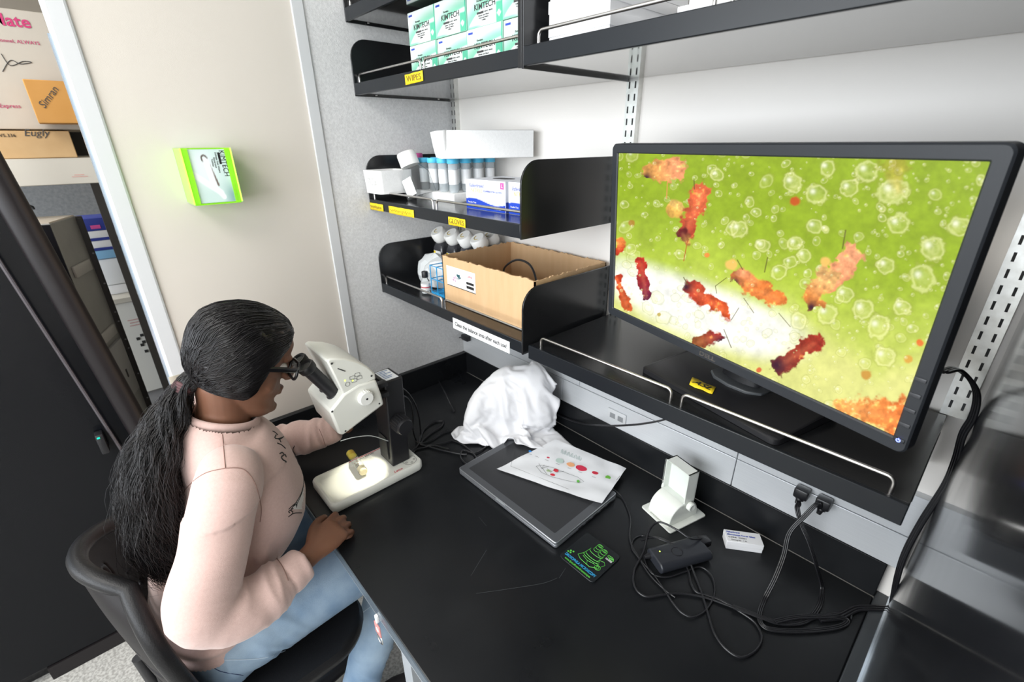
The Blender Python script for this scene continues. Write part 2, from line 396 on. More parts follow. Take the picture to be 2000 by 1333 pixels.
S6 = shelf('lower right black wall shelf on which the monitor stands', W + 0.008, 1.432, 1.1705, 0.314, (), ((0.742, 1.076), (1.098, 1.405)), lip=0.034)
build('back_bracket', MB().prism([(0.0, 1.1705), (-0.25, 1.1705), (-0.03, 1.11), (0.0, 1.10)], 1.424, 1.429), M_black, S6, True)
Z1 = 1.179 + 0.030; Z2 = 1.454 + 0.030; Z3 = 1.774 + 0.030; ZM = 1.1705 + 0.034
# tape labels stuck on shelf fronts
def tape(parent, x0, x1, y, z0, z1, body, tilt=0.0, mm=None):
    n = 10; P = []
    for i in range(n + 1):
        x = x0 + (x1 - x0) * i / n
        P.append([(x, y - 0.0008 - 0.0006 * math.sin(i * 2.1), zz + tilt * (i / n - .5) + random.uniform(-.0004, .0004)) for zz in (z0, (z0 + z1) / 2, z1)])
    o = build('tape_label', MB().grid(P), M_tape, parent, True); md = o.modifiers.new('s', 'SOLIDIFY'); md.thickness = 0.0004
    o['label'] = 'yellow handwritten tape label'
    if body is None:   # handwriting too blurred to read: a wavering pen line
        sc = random.Random(int(x0 * 1000)); q = [(x0 + (x1 - x0) * (.08 + .84 * k / 26), y - .0026, (z0 + z1) / 2 + (z1 - z0) * .28 * math.sin(k * 2.4) * sc.uniform(.4, 1)) for k in range(27)]
        build('handwriting', MB().tube(crom(q, 4), .0005, 4), M_inkpale, o, True); return
    text(body, (z1 - z0) * 0.85, mm or M_inkpale, o, ((x0 + x1) / 2, y - 0.0020, (z0 + z1) / 2), (1, 0, tilt), (0, 0, 1), sx=(x1 - x0) / max(1, len(body)) / ((z1 - z0) * 0.58))
tape(S3, 0.292, 0.374, -0.3325, 1.7785, 1.800, 'WIPES', 0.002)
tape(S2, -0.002 + 0.008, 0.094, -0.3295, 1.4535, 1.4745, None)
tape(S2, 0.128, 0.271, -0.3295, 1.4535, 1.4745, None)
tape(S2, 0.436, 0.508, -0.3295, 1.4545, 1.4745, 'GLOVES')
lp = build('label_strip', MB().bb(0.422, 0.659, -0.3265, -0.3250, 1.166, 1.1975), M_paper, S1, True, label='white paper strip in a clear sleeve')
text('Clean the balance area after each use!', 0.0165, M_inkgrey, lp, (0.5405, -0.3268, 1.182), (1, 0, 0), (0, 0, 1), sx=0.86, bold=.0003)

# ================================================================== OBJECTS ON THE SHELVES
# --- tissue boxes
M_kim = paint_mat('tissue_box_print', 0.45)
def smooth01(x, a, b): return np.clip((x - a) / (b - a), 0, 1) ** 2 * (3 - 2 * np.clip((x - a) / (b - a), 0, 1))
def kim_paint(u, v):
    # u right, v up in 0..1
    white = np.array([0.72, 0.76, 0.74]); green = np.array([0.02, 0.42, 0.24]); mint = np.array([0.22, 0.56, 0.40])
    c = np.ones(u.shape + (3,)) * white
    r = np.hypot(u - 1.05, v + 0.55)
    a = (smooth01(r, 1.16, 1.20) * (1 - smooth01(r, 1.22, 1.62)))[..., None]
    c = c * (1 - a) + mint * a
    a = ((smooth01(u, .80, .83)) * (1 - smooth01(v, .50, .53)) * (0.9))[..., None]; c = c * (1 - a) + green * a
    a = (smooth01(u, .975, .985))[..., None]; c = c * (1 - a) + green * a
    a = ((1 - smooth01(v, .02, .10)) * (1 - smooth01(u, .2, .6)))[..., None]; c = c * (1 - a) + mint * a
    d = np.abs(u - .895) * 1.6 + np.abs(v - .22); a = (1 - smooth01(d, .085, .10))[..., None]; c = c * (1 - a) + white * a
    return c
def kim_box(label, loc, wd=0.1215, ht=0.0715, dp=0.115):
    t = thing('tissue_box', label, 'tissue box', loc, group='green and white tissue boxes on the shelf')
    build('carton', MB().bb(0, wd, 0, dp, 0, ht), mat('carton_green', (0.35, 0.60, 0.48), 0.5), t, smooth=0, bev=0.001)
    n, k = 60, 36; u, v = np.meshgrid(np.linspace(0, 1, n), np.linspace(0, 1, k), indexing='ij')
    P = np.stack([0.0008 + u * (wd - .0016), np.full_like(u, -0.0004), 0.0008 + v * (ht - .0016)], -1)
    painted('front_print', P, kim_paint(u, v), M_kim, t, False)
    text('KIMTECH', 0.0155, M_inkgrey, t, (0.062, -0.0008, 0.0365), (1, 0, 0), (0, 0, 1), world=False, sx=1.10, bold=.0002)
    bars = MB().bb(0.035, 0.058, -0.0009, -0.0004, 0.0235, 0.0275); build('bar', bars, M_inkgrey, t, smooth=0)
    text('SCIENCE  BRAND', 0.0038, M_inkgrey, t, (0.074, -0.0008, 0.0255), (1, 0, 0), (0, 0, 1), world=False)
    text('Kimwipes', 0.0055, M_inkgrey, t, (0.046, -0.0008, 0.0475), (1, 0, 0), (0, 0, 1), world=False)
    text('Delicate Task Wipers\nEssuie-tout delicats\nToallitas', 0.0042, M_inkgrey, t, (0.058, -0.0008, 0.016), (1, 0, 0), (0, 0, 1), world=False)
    build('mark', MB().bb(0.006, 0.022, -0.0009, -0.0004, 0.0615, 0.0655), M_inkblue, t, smooth=0)
    return t
kb = kim_box('first tissue box from the left in the upper row of the stack', (0.212, -0.262, Z3 + 0.072))
nm = ('first', 'second', 'third', 'fourth')
for r_ in (1, 0):
    for i in range(4):
        lb = '%s green and white tissue box from the left in the %s row of the stack' % (nm[i], ('lower', 'upper')[r_])
        if r_ == 1 and i == 0: kb['label'] = lb; continue
        dup(kb, (0.212 + 0.1218 * i, -0.262 + (0.003 if (i + r_) % 2 else 0), Z3 + 0.072 * r_), label=lb)

# --- flat white boxes at upper right
M_wbox = mat('white_card', (0.82, 0.82, 0.83), 0.55); M_wboxs = mat('white_card_shadow', (0.70, 0.70, 0.71), 0.6)
def flat_box(label, x, y, z, w_, d_, h_, grp='flat white boxes on the upper right shelf', lid=0.55):
    t = thing('flat_box', label, 'box', (x, y, z), group=grp)
    build('base', MB().bb(0.0015, w_ - 0.0015, 0.0015, d_ - 0.0015, 0, h_), M_wbox, t, smooth=0)
    build('lid', MB().bb(0, w_, 0, d_, h_ * (1 - lid), h_ + 0.0005, 0.0008), M_wbox, t)
    return t
for i, nmx in enumerate(('bottom', 'second from bottom', 'third from bottom', 'top')):
    flat_box('flat white lidded box, %s of the tall stack beside the black divider' % nmx, 0.737 - (0.003 if i else 0), -0.292 + 0.002 * i, Z3 + 0.036 * i, 0.138, 0.24, 0.0345)
flat_box('small white box behind the rail to the right of the tall white stack', 0.955, -0.20, Z3, 0.05, 0.12, 0.030)
flat_box('white box standing second right of the tall white stack, partly hidden', 0.93, -0.15, Z3 + 0.031, 0.12, 0.10, 0.045)
flat_box('long low white box at the front of the upper right shelf', 0.992, -0.288, Z3, 0.165, 0.20, 0.019)
flat_box('larger white box on top of the long low white one', 1.17, -0.26, Z3, 0.17, 0.2, 0.05)

# --- styrofoam tray, bottles, tube rack, glove boxes (middle shelf)
t = thing('foam_tray', 'small white foam tray overhanging the left end of the middle shelf', 'tray', (0.012, -0.345, Z2 + 0.022))
mb = MB(); TW, TD = .105, .115
mb.prism(rrect(TW - .006, TD - .006, 0.012, 4, TW / 2, TD / 2), 0.0, 0.012, 'z'); n = 20
mb.add([(x, y, 0.008) for x, y in rrect(TW - .006, TD - .006, 0.012, 4, TW / 2, TD / 2)] + [(x, y, 0.066) for x, y in rrect(TW, TD, 0.012, 4, TW / 2, TD / 2)] + [(x, y, 0.066) for x, y in rrect(TW - .022, TD - .022, 0.010, 4, TW / 2, TD / 2)] + [(x, y, 0.014) for x, y in rrect(TW - .022, TD - .022, 0.010, 4, TW / 2, TD / 2)],
       [(k * n + i, k * n + (i + 1) % n, (k + 1) * n + (i + 1) % n, (k + 1) * n + i) for k in range(3) for i in range(n)])
build('tray_body', mb, M_foam, t)
text('TC6', 0.03, mat('pencil', (0.55, 0.55, 0.55), 0.7), t, (0.06, -0.0035, 0.034), (1, 0, 0), (0, 0, 1), world=False)

def sq_bottle(label, loc, capm, w_=0.07, h_=0.085, capr=0.021, caph=0.03, tilt=None, label_m=True):
    t = thing('square_bottle', label, 'bottle', loc); hw = w_ / 2
    secs = [(hw * .92, 0, .008), (hw, .006, .01), (hw, h_ * .72, .01), (hw * .85, h_ * .85, .012), (capr * .9, h_, capr * .85), (capr * .82, h_ + .012, capr * .8)]
    mb = MB(); rings = []
    for a, z, r in secs: rings.append([(x, y, z) for x, y in rrect(2 * a, 2 * a, min(r, a * .98), 5)])
    n = len(rings[0]); vs = [v for r in rings for v in r]
    fs = [(k * n + i, k * n + (i + 1) % n, (k + 1) * n + (i + 1) % n, (k + 1) * n + i) for k in range(len(rings) - 1) for i in range(n)] + [tuple(range(n))[::-1]]
    mb.add(vs, fs); b = build('bottle_body', mb, M_glass, t); b.modifiers.new('s', 'SOLIDIFY').thickness = 0.0012
    q = tilt if tilt is not None else Matrix.Identity(3)
    cap = MB(); cap.lathe([(capr * .98, 0), (capr, .002), (capr, caph * .85), (capr * .93, caph), (0, caph)], (0, 0, h_ + .004), q, 32)
    build('cap', cap, capm, t)
    if label_m: build('paper_label', MB().bb(-hw * .55, hw * .75, -hw - .0012, -hw - .0005, h_ * .08, h_ * .66), M_paper, t, smooth=0)
    return t
M_capw = mat('white_cap', (0.84, 0.83, 0.80), 0.5); M_capp = mat('pink_cap', (0.48, 0.07, 0.25), 0.45)
bt = sq_bottle('clear square bottle with a big white cap, leaning left beside the foam tray', (0.150, -0.225, Z2 + 0.012), M_capw, 0.072, 0.088, 0.029, 0.040)
bt.rotation_euler = (math.radians(6), math.radians(-20), 0.1)
sq_bottle('clear bottle with a pink cap standing behind the white-capped leaning one', (0.040, -0.165, Z2), M_capp, 0.062, 0.112, 0.019, 0.016, label_m=False)

M_tube = mat('tube_plastic', (0.86, 0.90, 0.92), 0.22, trans=0.75, ior=1.12)
M_bluecap = mat('light_blue_cap', (0.09, 0.52, 0.80), 0.45)
rk = thing('foam_tube_rack', 'low white foam rack at the foot of the blue-capped tubes', 'tube rack', (0.20, -0.14, Z2))
build('rack_block', MB().bb(0.080, 0.290, -0.205, -0.02, Z2, Z2 + 0.026, 0.004), M_foam, rk, True)
tb = thing('centrifuge_tube', '', 'tube', (0, 0, 0), group='clear centrifuge tubes with light blue caps in the foam rack')
build('tube_body', MB().lathe([(0.0, 0.0), (0.004, 0.002), (0.0138, 0.016), (0.0140, 0.100), (0.0128, 0.100), (0.0128, 0.017), (0.003, 0.004), (0.0, 0.004)], seg=20), M_tube, tb)
cp = MB().lathe([(0.0165, 0.0), (0.0170, 0.001), (0.0170, 0.012), (0.016, 0.0135), (0, 0.0135)], (0, 0, 0.092), None, 28); build('cap', cp, M_bluecap, tb)
build('paper_label', MB().lathe([(0.0142, 0.035), (0.0142, 0.075)], seg=14), mat('tube_scale', (0.88, 0.89, 0.9), 0.5), tb)
first = True
rows = (('front', -0.183, 4), ('second', -0.137, 4), ('third', -0.091, 4), ('rear', -0.045, 4)); ords = ('first', 'second', 'third', 'fourth', 'fifth', 'sixth')
for rn, y, cnt in rows:
    for i in range(cnt):
        x = 0.106 + 0.052 * i
        lb = 'blue-capped clear tube, %s from the left in the %s row of the foam rack' % (ords[i], rn)
        if first: tb.location = (x, y, Z2 + 0.0145); tb['label'] = lb; first = False
        else: dup(tb, (x, y, Z2 + 0.0145), label=lb)
fang = math.atan2(.226, .12) - PI / 2
ft = thing('foam_rack_lid', 'long white foam block lying across the tops of the blue-capped tubes', 'foam block', (0.30, -0.238, Z2 + 0.1208), fang)
zz1 = 1.677 - (Z2 + .1208); fx0 = -.175
poly = [(fx0 - .004 + .010 * math.sin(k * 1.9) * (1 if k % 2 else .4), .256 * k / 8) for k in range(8, -1, -1)] + [(-.05 * 0 + x_, y_) for x_, y_ in ((-.13, .004), (-.085, -.003), (-.045, .004), (0, 0))] + [(0, .256)]
build('foam_body', MB().prism(poly, 0.0, zz1, 'z'), M_foam, ft, bev=0.002)
for k in range(4): build('foam_lobe', MB().tube([(fx0 + .030 + .044 * k, .004, .001), (fx0 + .030 + .044 * k, .001, .03), (fx0 + .030 + .044 * k, -.002, zz1 - .001)], [.011, .015, .018], 16), M_foam, ft)

M_glvp = paint_mat('glove_box_print', 0.45)
def glove_box(label, x, y):
    wd, ht, dp = 0.158, 0.0745, 0.13
    t = thing('glove_box', label, 'glove box', (x, y, Z2), group='blue and white glove boxes')
    build('carton', MB().bb(0, wd, 0, dp, 0, ht), mat('glove_carton', (0.78, 0.80, 0.86), 0.5), t, smooth=0, bev=0.001)
    build('side_band', MB().bb(wd, wd + .0004, .001, dp - .001, 0.001, 0.026), M_inkblue, t, smooth=0)
    n, k = 80, 40; u, v = np.meshgrid(np.linspace(0, 1, n), np.linspace(0, 1, k), indexing='ij')
    P = np.stack([0.0008 + u * (wd - .0016), np.full_like(u, -0.0004), 0.0008 + v * (ht - .0016)], -1)
    c = np.ones(u.shape + (3,)) * np.array([.82, .83, .86]); wv = .29 + .09 * np.sin((u + .12) * 5.2)
    a = (1 - smooth01(v, wv - .01, wv + .01))[..., None]; c = c * (1 - a) + np.array([.012, .06, .50]) * a
    a = (smooth01(np.abs(v - wv - .045), .012, 0) * 0 + (np.abs(v - wv - .035) < .018) * .5)[..., None] * (u > .5)[..., None]; c = c * (1 - a) + np.array([.3, .45, .85]) * a
    painted('front_print', P, c, M_glvp, t, False)
    text('Fisherbrand', 0.0125, M_inkblue, t, (0.045, -0.0008, 0.0595), (1, 0, 0), (0, 0, 1), world=False, shear=.3)
    text('NITRILE', 0.0135, mat('gold_ink', (0.75, 0.50, 0.15), 0.5), t, (0.047, -0.0008, 0.0475), (1, 0, 0), (0, 0, 1), world=False)
    text('EXAMINATION GLOVES', 0.0066, M_inkblue, t, (0.110, -0.0008, 0.0475), (1, 0, 0), (0, 0, 1), world=False)
    text('Powder Free', 0.0066, M_inkwhite, t, (0.026, -0.0008, 0.0175), (1, 0, 0), (0, 0, 1), world=False)
    text('100 Gloves by weight', 0.006, M_inkwhite, t, (0.035, -0.0008, 0.009), (1, 0, 0), (0, 0, 1), world=False)
    text('Fisher', 0.011, M_inkwhite, t, (0.130, -0.0008, 0.009), (1, 0, 0), (0, 0, 1), world=False)
    o = build('size_mark', MB().bb(0.140, 0.153, -0.0009, -0.0004, 0.056, 0.071), mat('pink_ink', (0.75, 0.10, 0.35), 0.5), t, smooth=0)
    text('L', 0.0115, M_inkwhite, o, (0.1465, -0.0012, 0.0635), (1, 0, 0), (0, 0, 1), world=False)
    build('opening', MB().prism(rrect(0.07, 0.035, 0.017, 5, wd / 2, dp / 2), ht, ht + 0.0006, 'z'), M_dark, t, smooth=0)
    return t
glove_box('blue and white glove box in full view on the middle shelf', 0.398, -0.242)
glove_box('blue and white glove box cut off by the black side bracket', 0.563, -0.238).scale = (0.83, 1, 1)

# --- lowest shelf: bag, small bottle, wire rack, capped bottles, cardboard box
def blob(name, m, parent, fn, nu=48, nv=32, sub=0):
    P = [[fn(i / nu * 2 * PI, j / nv) for j in range(nv + 1)] for i in range(nu + 1)]
    return build(name, MB().grid(P), m, parent, True, smooth=60)
M_bag = mat('thin_white_plastic', (0.62, 0.64, 0.65), 0.36, trans=0.1, bump=0.15, bscale=60)
t = thing('plastic_bag', 'crumpled pale plastic bag at the left of the lowest shelf', 'bag', (0.16, -0.22, Z1))
brn = random.Random(11); bgm_ = bmesh.new(); bmesh.ops.create_icosphere(bgm_, subdivisions=3, radius=1)
for v_ in bgm_.verts:
    d = v_.co.normalized(); f1 = noise.voronoi(d * 1.25 + Vector((4, 2, 1)))[0]; r = .80 + .42 * f1[0] - .10 * (f1[1] - f1[0]) + brn.uniform(-.035, .035)
    v_.co = Vector((.150 + d.x * .078 * r, -.182 + d.y * .066 * r, max(Z1 + .0012, Z1 + .038 + d.z * .066 * r)))
bgm_.verts.index_update(); mb = MB().add([v_.co.copy() for v_ in bgm_.verts], [[v_.index for v_ in f.verts] for f in bgm_.faces]); bgm_.free()
build('bag_skin', mb, M_bag, t, True, smooth=14)
t = thing('small_bottle', 'little clear bottle with a black cap and red-striped label', 'bottle', (0.204, -0.272, Z1))
build('bottle_body', MB().lathe([(.0, .0), (.014, .001), (.015, .003), (.015, .034), (.011, .042), (.008, .046), (.008, .052)], seg=24), M_glass, t)
build('cap', MB().lathe([(.0095, .05), (.010, .052), (.010, .067), (.009, .069), (0, .069)], seg=24), M_bplastic, t)
o = build('paper_label', MB().lathe([(.0153, .010), (.0153, .031)], seg=24), M_paper, t)
build('stripe', MB().lathe([(.0155, .019), (.0155, .022)], seg=24), M_inkred, o)
t = thing('wire_rack', 'bright blue wire test tube rack beside the cardboard box', 'rack', (0.27, -0.22, Z1))
mb = MB(); X0, Xb, Y0, Yb = .222, .292, -.262, -.15
for z in (.006, .048, .090):
    for y in (Y0, Y0 + .037, Y0 + .075, Yb): mb.tube([(X0, y, Z1 + z), (Xb, y, Z1 + z)], .0014, 6)
    for x in (X0, X0 + .035, Xb): mb.tube([(x, Y0, Z1 + z), (x, Yb, Z1 + z)], .0014, 6)
for x in (X0, Xb, X0 + .035):
    for y in (Y0, Yb): mb.tube([(x, y, Z1), (x, y, Z1 + .09)], .0016, 6)
build('wire_frame', mb, mat('blue_wire', (0.02, 0.30, 0.62), 0.4), t, True)
build('base_plate', MB().bb(X0, Xb, Y0, Yb, Z1 + .0005, Z1 + .003), MATS['blue_wire'], t, True)
M_liq = mat('dark_bottle', (0.045, 0.045, 0.05), 0.15, coat=0.4)
for i in range(5):
    x, y5 = ((.072, -.108), (.138, -.100), (.204, -.094), (.270, -.090), (.255, -.031))[i]
    t = thing('reagent_bottle', 'white-capped dark bottle, %s from the left in the row behind the cardboard box' % ords[i], 'bottle', (x, y5, Z1), group='dark square bottles with white caps')
    rings = []
    for a, z, r in ((.024, 0, .006), (.027, .004, .007), (.027, .100, .008), (.022, .118, .012), (.016, .126, .0155)): rings.append([(px_, py_, z) for px_, py_ in rrect(2 * a, 2 * a, r, 5)])
    n = len(rings[0]); mb = MB().add([v for r in rings for v in r], [(k * n + j, k * n + (j + 1) % n, (k + 1) * n + (j + 1) % n, (k + 1) * n + j) for k in range(4) for j in range(n)] + [tuple(range(n))[::-1], tuple(range(4 * n, 5 * n))])
    build('bottle_body', mb, M_liq, t)
    q = Matrix.Rotation(math.radians(32), 3, 'X')
    build('cap', MB().lathe([(.014, -.004), (.024, .005), (.027, .014), (.027, .036), (.023, .041), (0, .041)], (0, 0, .126), q, 26), M_capw, t)
    ring = [(q @ Vector((.010 * math.cos(a), .010 * math.sin(a), .0415))) + Vector((0, 0, .126)) for a in [2.6 + k * .28 for k in range(12)]]
    build('emblem', MB().tube(ring, .0013, 5), mat('gold_ink2', (0.45, 0.33, 0.06), 0.5), t)
    o = build('paper_label', MB().bb(-.020, .022, -.0278, -.0272, .012, .092), M_paper, t, smooth=0)
    build('corner_mark', MB().bb(-.019, -.009, -.0284, -.0278, .082, .091), M_tape, o, smooth=0)

t = thing('cardboard_box', 'open brown cardboard box with torn rim on the lowest shelf', 'box', (0.48, -0.13, Z1))
x0, x1, y0, y1, zt = .306, .690, -.272, .0, 1.347
def torn_wall(a, b, thick, zb, zt_, nrm, tear=.004, slope=0):
    n = 60; P = []
    a = Vector(a); b = Vector(b); top = []
    for i in range(n + 1): top.append(zt_ + slope * i / n + (random.random() ** 3 * tear - tear / 2) + .0007 * math.sin(i * .9))
    mb = MB(); o = Vector(nrm) * thick
    for i in range(n + 1):
        p = a.lerp(b, i / n)
        P.append([(p.x, p.y, zb), (p.x, p.y, top[i]), (p.x + o.x, p.y + o.y, top[i]), (p.x + o.x, p.y + o.y, zb)])
    mb.grid(P); mb.f.append(tuple(range(0, 4))); m_ = len(mb.v); mb.f.append((m_ - 1, m_ - 2, m_ - 3, m_ - 4)); return mb
build('front_panel', torn_wall((x0, y0), (x1, y0), .004, Z1, zt, (0, 1, 0)), M_card, t, True)
build('back_panel', torn_wall((x0, y1), (x1, y1), .004, Z1, zt, (0, -1, 0)), M_card, t, True)
build('side_panel', torn_wall((x0, y0), (x0, y1), .004, Z1, zt, (1, 0, 0)), M_card, t, True)
build('side_panel', torn_wall((x1, y0), (x1, y1), .004, Z1, zt, (-1, 0, 0)), M_card, t, True)
build('bottom_panel', MB().bb(x0, x1, y0, y1, Z1, Z1 + .004), M_card, t, True)
wr = lambda u, z: (x0 + u * (x1 - x0), y0 - .0006, Z1 + z)
o = build('sticker', MB().bb(*[ony(875, 560, y0).x, ony(929, 560, y0).x], y0 - .0010, y0 - .0002, 1.2625, 1.3205), M_paper, t, True, smooth=0, label='white printed sticker with a dark blob picture')
sx0 = ony(875, 560, y0).x; sx1 = ony(929, 560, y0).x; sw = sx1 - sx0
pb = MB()
for k in range(14):
    a = random.uniform(0, 6.28); r = random.uniform(0, .010); pb.lathe([(random.uniform(.002, .004), 0), (0, .0003)], (sx0 + sw * .42 + r * math.cos(a), y0 - .0011, 1.297 + r * 1.1 * math.sin(a)), Matrix.Rotation(PI / 2, 3, 'X'), 8)
build('picture', pb, mat('teal_ink', (0.02, 0.09, 0.11), 0.5), o, True)
pb = MB()
for k in range(20):
    a = random.uniform(0, 6.28); r = random.uniform(0, .010); pb.lathe([(random.uniform(.001, .0028), 0), (0, .0002)], (sx0 + sw * .28 + r * math.cos(a), y0 - .00105, 1.288 + r * 1.1 * math.sin(a)), Matrix.Rotation(PI / 2, 3, 'X'), 8)
build('picture', pb, mat('mauve_ink', (0.45, 0.25, 0.38), 0.5), o, True)
build('badge', MB().bb(sx0 + sw * .70, sx0 + sw * .95, y0 - .0014, y0 - .001, 1.283, 1.290).bb(sx0 + sw * .70, sx0 + sw * .95, y0 - .0014, y0 - .001, 1.271, 1.279), M_ink, o, True, smooth=0)
build('badge', MB().bb(sx0, sx1, y0 - .0014, y0 - .001, 1.2625, 1.2645), M_ink, o, True, smooth=0)
text('Leica', .011, M_inkred, o, (sx0 + sw * .82, y0 - .0014, 1.307), (1, 0, 0), (0, 0, 1), shear=.2)
t = thing('cable_loop', 'black cable loop lying inside the open cardboard box', 'cable', (0.5, -0.1, Z1 + .004))
pts = [(.40, -.05, Z1 + .02), (.44, -.15, 1.30), (.50, -.16, 1.345), (.57, -.17, 1.345), (.615, -.19, 1.30), (.60, -.2, 1.25), (.5, -.15, Z1 + .01)]
build('cable', MB().tube(crom(pts, 10), .003, 8), M_cable, t, True)

# ================================================================== MONITOR
MW, MH = 0.600, 0.366
mon = thing('monitor', 'wide black monitor showing a bright green picture of flies and bubbles', 'monitor', (1.116, -0.185, ZM))
MC = Vector((1.1122, -0.2548, 1.4580)); MR = Matrix.Rotation(-0.2668, 3, 'Z') @ Matrix.Rotation(0.0623, 3, 'X')
def mw(x, y, z): return MC + MR @ Vector((x, y, z))
M_bezel = mat('monitor_bezel', (0.026, 0.029, 0.034), 0.42, bump=0.08, bscale=900)
def world_mb(mb, f): mb.v = [tuple(f(*v)) for v in mb.v]; return mb
bz = 0.0172; bb_ = 0.0185
mb = MB()
# frame as four mitred bars with a soft front, then shell behind
def frame_rings(rings):
    vs = []; n = len(rings[0])
    for r in rings: vs += r
    return vs, [(k * n + i, k * n + (i + 1) % n, (k + 1) * n + (i + 1) % n, (k + 1) * n + i) for k in range(len(rings) - 1) for i in range(n)]
def rr3(w_, h_, r, y, dz=0): return [(x, y, z + dz) for x, z in rrect(w_, h_, r, 5)]
iw, ih = MW - 2 * bz, MH - bz - 0.0195
vs, fs = frame_rings([rr3(iw, ih, .001, .004, .001), rr3(iw, ih, .001, .001, .001), rr3(iw + .004, ih + .004, .002, -.0008, .001), rr3(MW - .004, MH - .004, .009, -.0008), rr3(MW, MH, .010, .002), rr3(MW, MH, .010, .020), rr3(MW - .006, MH - .006, .010, .022), rr3(MW - .02, MH - .02, .010, .030), rr3(MW - .12, MH - .10, .02, .052)])
mb.add(vs, fs); n = len(rr3(iw, ih, .001, 0)); mb.f.append(tuple(range(8 * n, 9 * n)))
build('housing', world_mb(mb, mw), M_bezel, mon, True, smooth=30)
# the picture on the screen, painted per point from simple shapes
def homog(src, dst):
    A = []
    for (x, y), (u, v) in zip(src, dst):
        A.append([x, y, 1, 0, 0, 0, -u * x, -u * y, -u]); A.append([0, 0, 0, x, y, 1, -v * x, -v * y, -v])
    return np.linalg.svd(np.array(A))[2][-1].reshape(3, 3)
NU, NV = 860, 500
u, v = np.meshgrid(np.linspace(0, 1, NU), np.linspace(0, 1, NV), indexing='ij')
H = homog([(0, 1), (1, 1), (1, 0), (0, 0)], [(60, 82), (1548, 135), (1165, 1245), (48, 745)])
hx = H[0, 0] * u + H[0, 1] * v + H[0, 2]; hy = H[1, 0] * u + H[1, 1] * v + H[1, 2]; hw = H[2, 0] * u + H[2, 1] * v + H[2, 2]
SX, SY = hx / hw, hy / hw
def vnoise(x, y, seed):
    r = np.random.default_rng(seed).random((256, 256)); xi = np.floor(x).astype(int); yi = np.floor(y).astype(int)
    fx = x - xi; fy = y - yi; fx = fx * fx * (3 - 2 * fx); fy = fy * fy * (3 - 2 * fy)
    g = lambda a, b: r[a % 256, b % 256]
    return (g(xi, yi) * (1 - fx) + g(xi + 1, yi) * fx) * (1 - fy) + (g(xi, yi + 1) * (1 - fx) + g(xi + 1, yi + 1) * fx) * fy
def fbm(x, y, s, seed, o=4):
    a = 0; amp = .5
    for i in range(o): a = a + amp * vnoise(x / s + 50, y / s + 50, seed + i); amp *= .5; s = s / 2
    return a
n1 = fbm(SX, SY, 220, 1); n2 = fbm(SX, SY, 40, 11); n3 = fbm(SX, SY, 18, 21, 3)
col = np.zeros(SX.shape + (3,))
g0 = np.array([.33, .47, .025]); g1 = np.array([.56, .70, .08]); g2 = np.array([.76, .78, .25]); wh = np.array([1.0, 1.0, .93])
# brightness field: white pool at lower left, spreading to the lower right
d = (SY - (520 + 0.30 * SX)) / 330 + (n1 - .5) * .9
a = smooth01(d, -1.2, .35)[..., None]; col = g0 * (1 - a) + g1 * a
a = smooth01(d, -.25, .55)[..., None]; col = col * (1 - a) + g2 * a
pool = np.exp(-(((SX - 330) / 420) ** 2 + ((SY - (690 + .38 * (SX - 250))) / 125) ** 2)) * 1.25 + .5 * np.exp(-(((SX - 620) / 260) ** 2 + ((SY - 830) / 110) ** 2))
a = np.clip(smooth01(pool + (n1 - .5) * .35, .25, .95), 0, 1)[..., None]; col = col * (1 - a) + wh * a
col *= (0.94 + .34 * (n2 - .5) + .22 * (n3 - .45))[..., None]
yl_ = (smooth01(SY, 600, 1150) * smooth01(SX, 500, 1100) * (.35 + .8 * np.clip(n2 - .4, 0, 1)))[..., None]; col = col * (1 - yl_) + np.array([.86, .82, .30]) * yl_
def over(c, a, k):
    a = a[..., None]; c[:] = c * (1 - a) + np.array(k) * a
rs = np.random.default_rng(3)
def bubble(cx, cy, r, br=1.0, el=1.0, ang=0.0, fill=.25):
    i0 = np.nonzero((np.abs(SX - cx) < r * 2.2) & (np.abs(SY - cy) < r * 2.2))
    if len(i0[0]) == 0: return
    s_ = (slice(i0[0].min(), i0[0].max() + 1), slice(i0[1].min(), i0[1].max() + 1))
    dx = SX[s_] - cx; dy = SY[s_] - cy; ca, sa = math.cos(ang), math.sin(ang)
    x_ = (dx * ca + dy * sa) / el; y_ = -dx * sa + dy * ca
    q = np.hypot(x_, y_) / r * (1 + .55 * (n3[s_] - .45)); c = col[s_]
    over(c, np.exp(-((q - .88) / .14) ** 2) * .42 * br, (1.0, .98, .48))
    over(c, np.exp(-((q - 1.08) / .10) ** 2) * .30, (.30, .34, .03))
    over(c, (1 - smooth01(q, .5, .95)) * fill * (.25 + 1.3 * np.clip(n3[s_] - .2, 0, 1)), (.85, .85, .38)); over(c, np.exp(-((q - .66) / .10) ** 2) * .28 * np.clip(n2[s_] * 2 - .5, 0, 1), (.42, .42, .05))
    hl = np.exp(-((((dx + r * .35) ** 2 + (dy + r * .3) ** 2)) / (r * .28) ** 2)); over(c, hl * .75 * br, (1, 1, .8))
for k in range(520):
    cx, cy = rs.uniform(40, 1560), rs.uniform(70, 1250); bubble(cx, cy, rs.choice([5, 8, 11, 15, 19, 24], p=[.2, .25, .22, .17, .10, .06]), rs.uniform(.5, 1), rs.uniform(.7, 1.4), rs.uniform(0, 3))
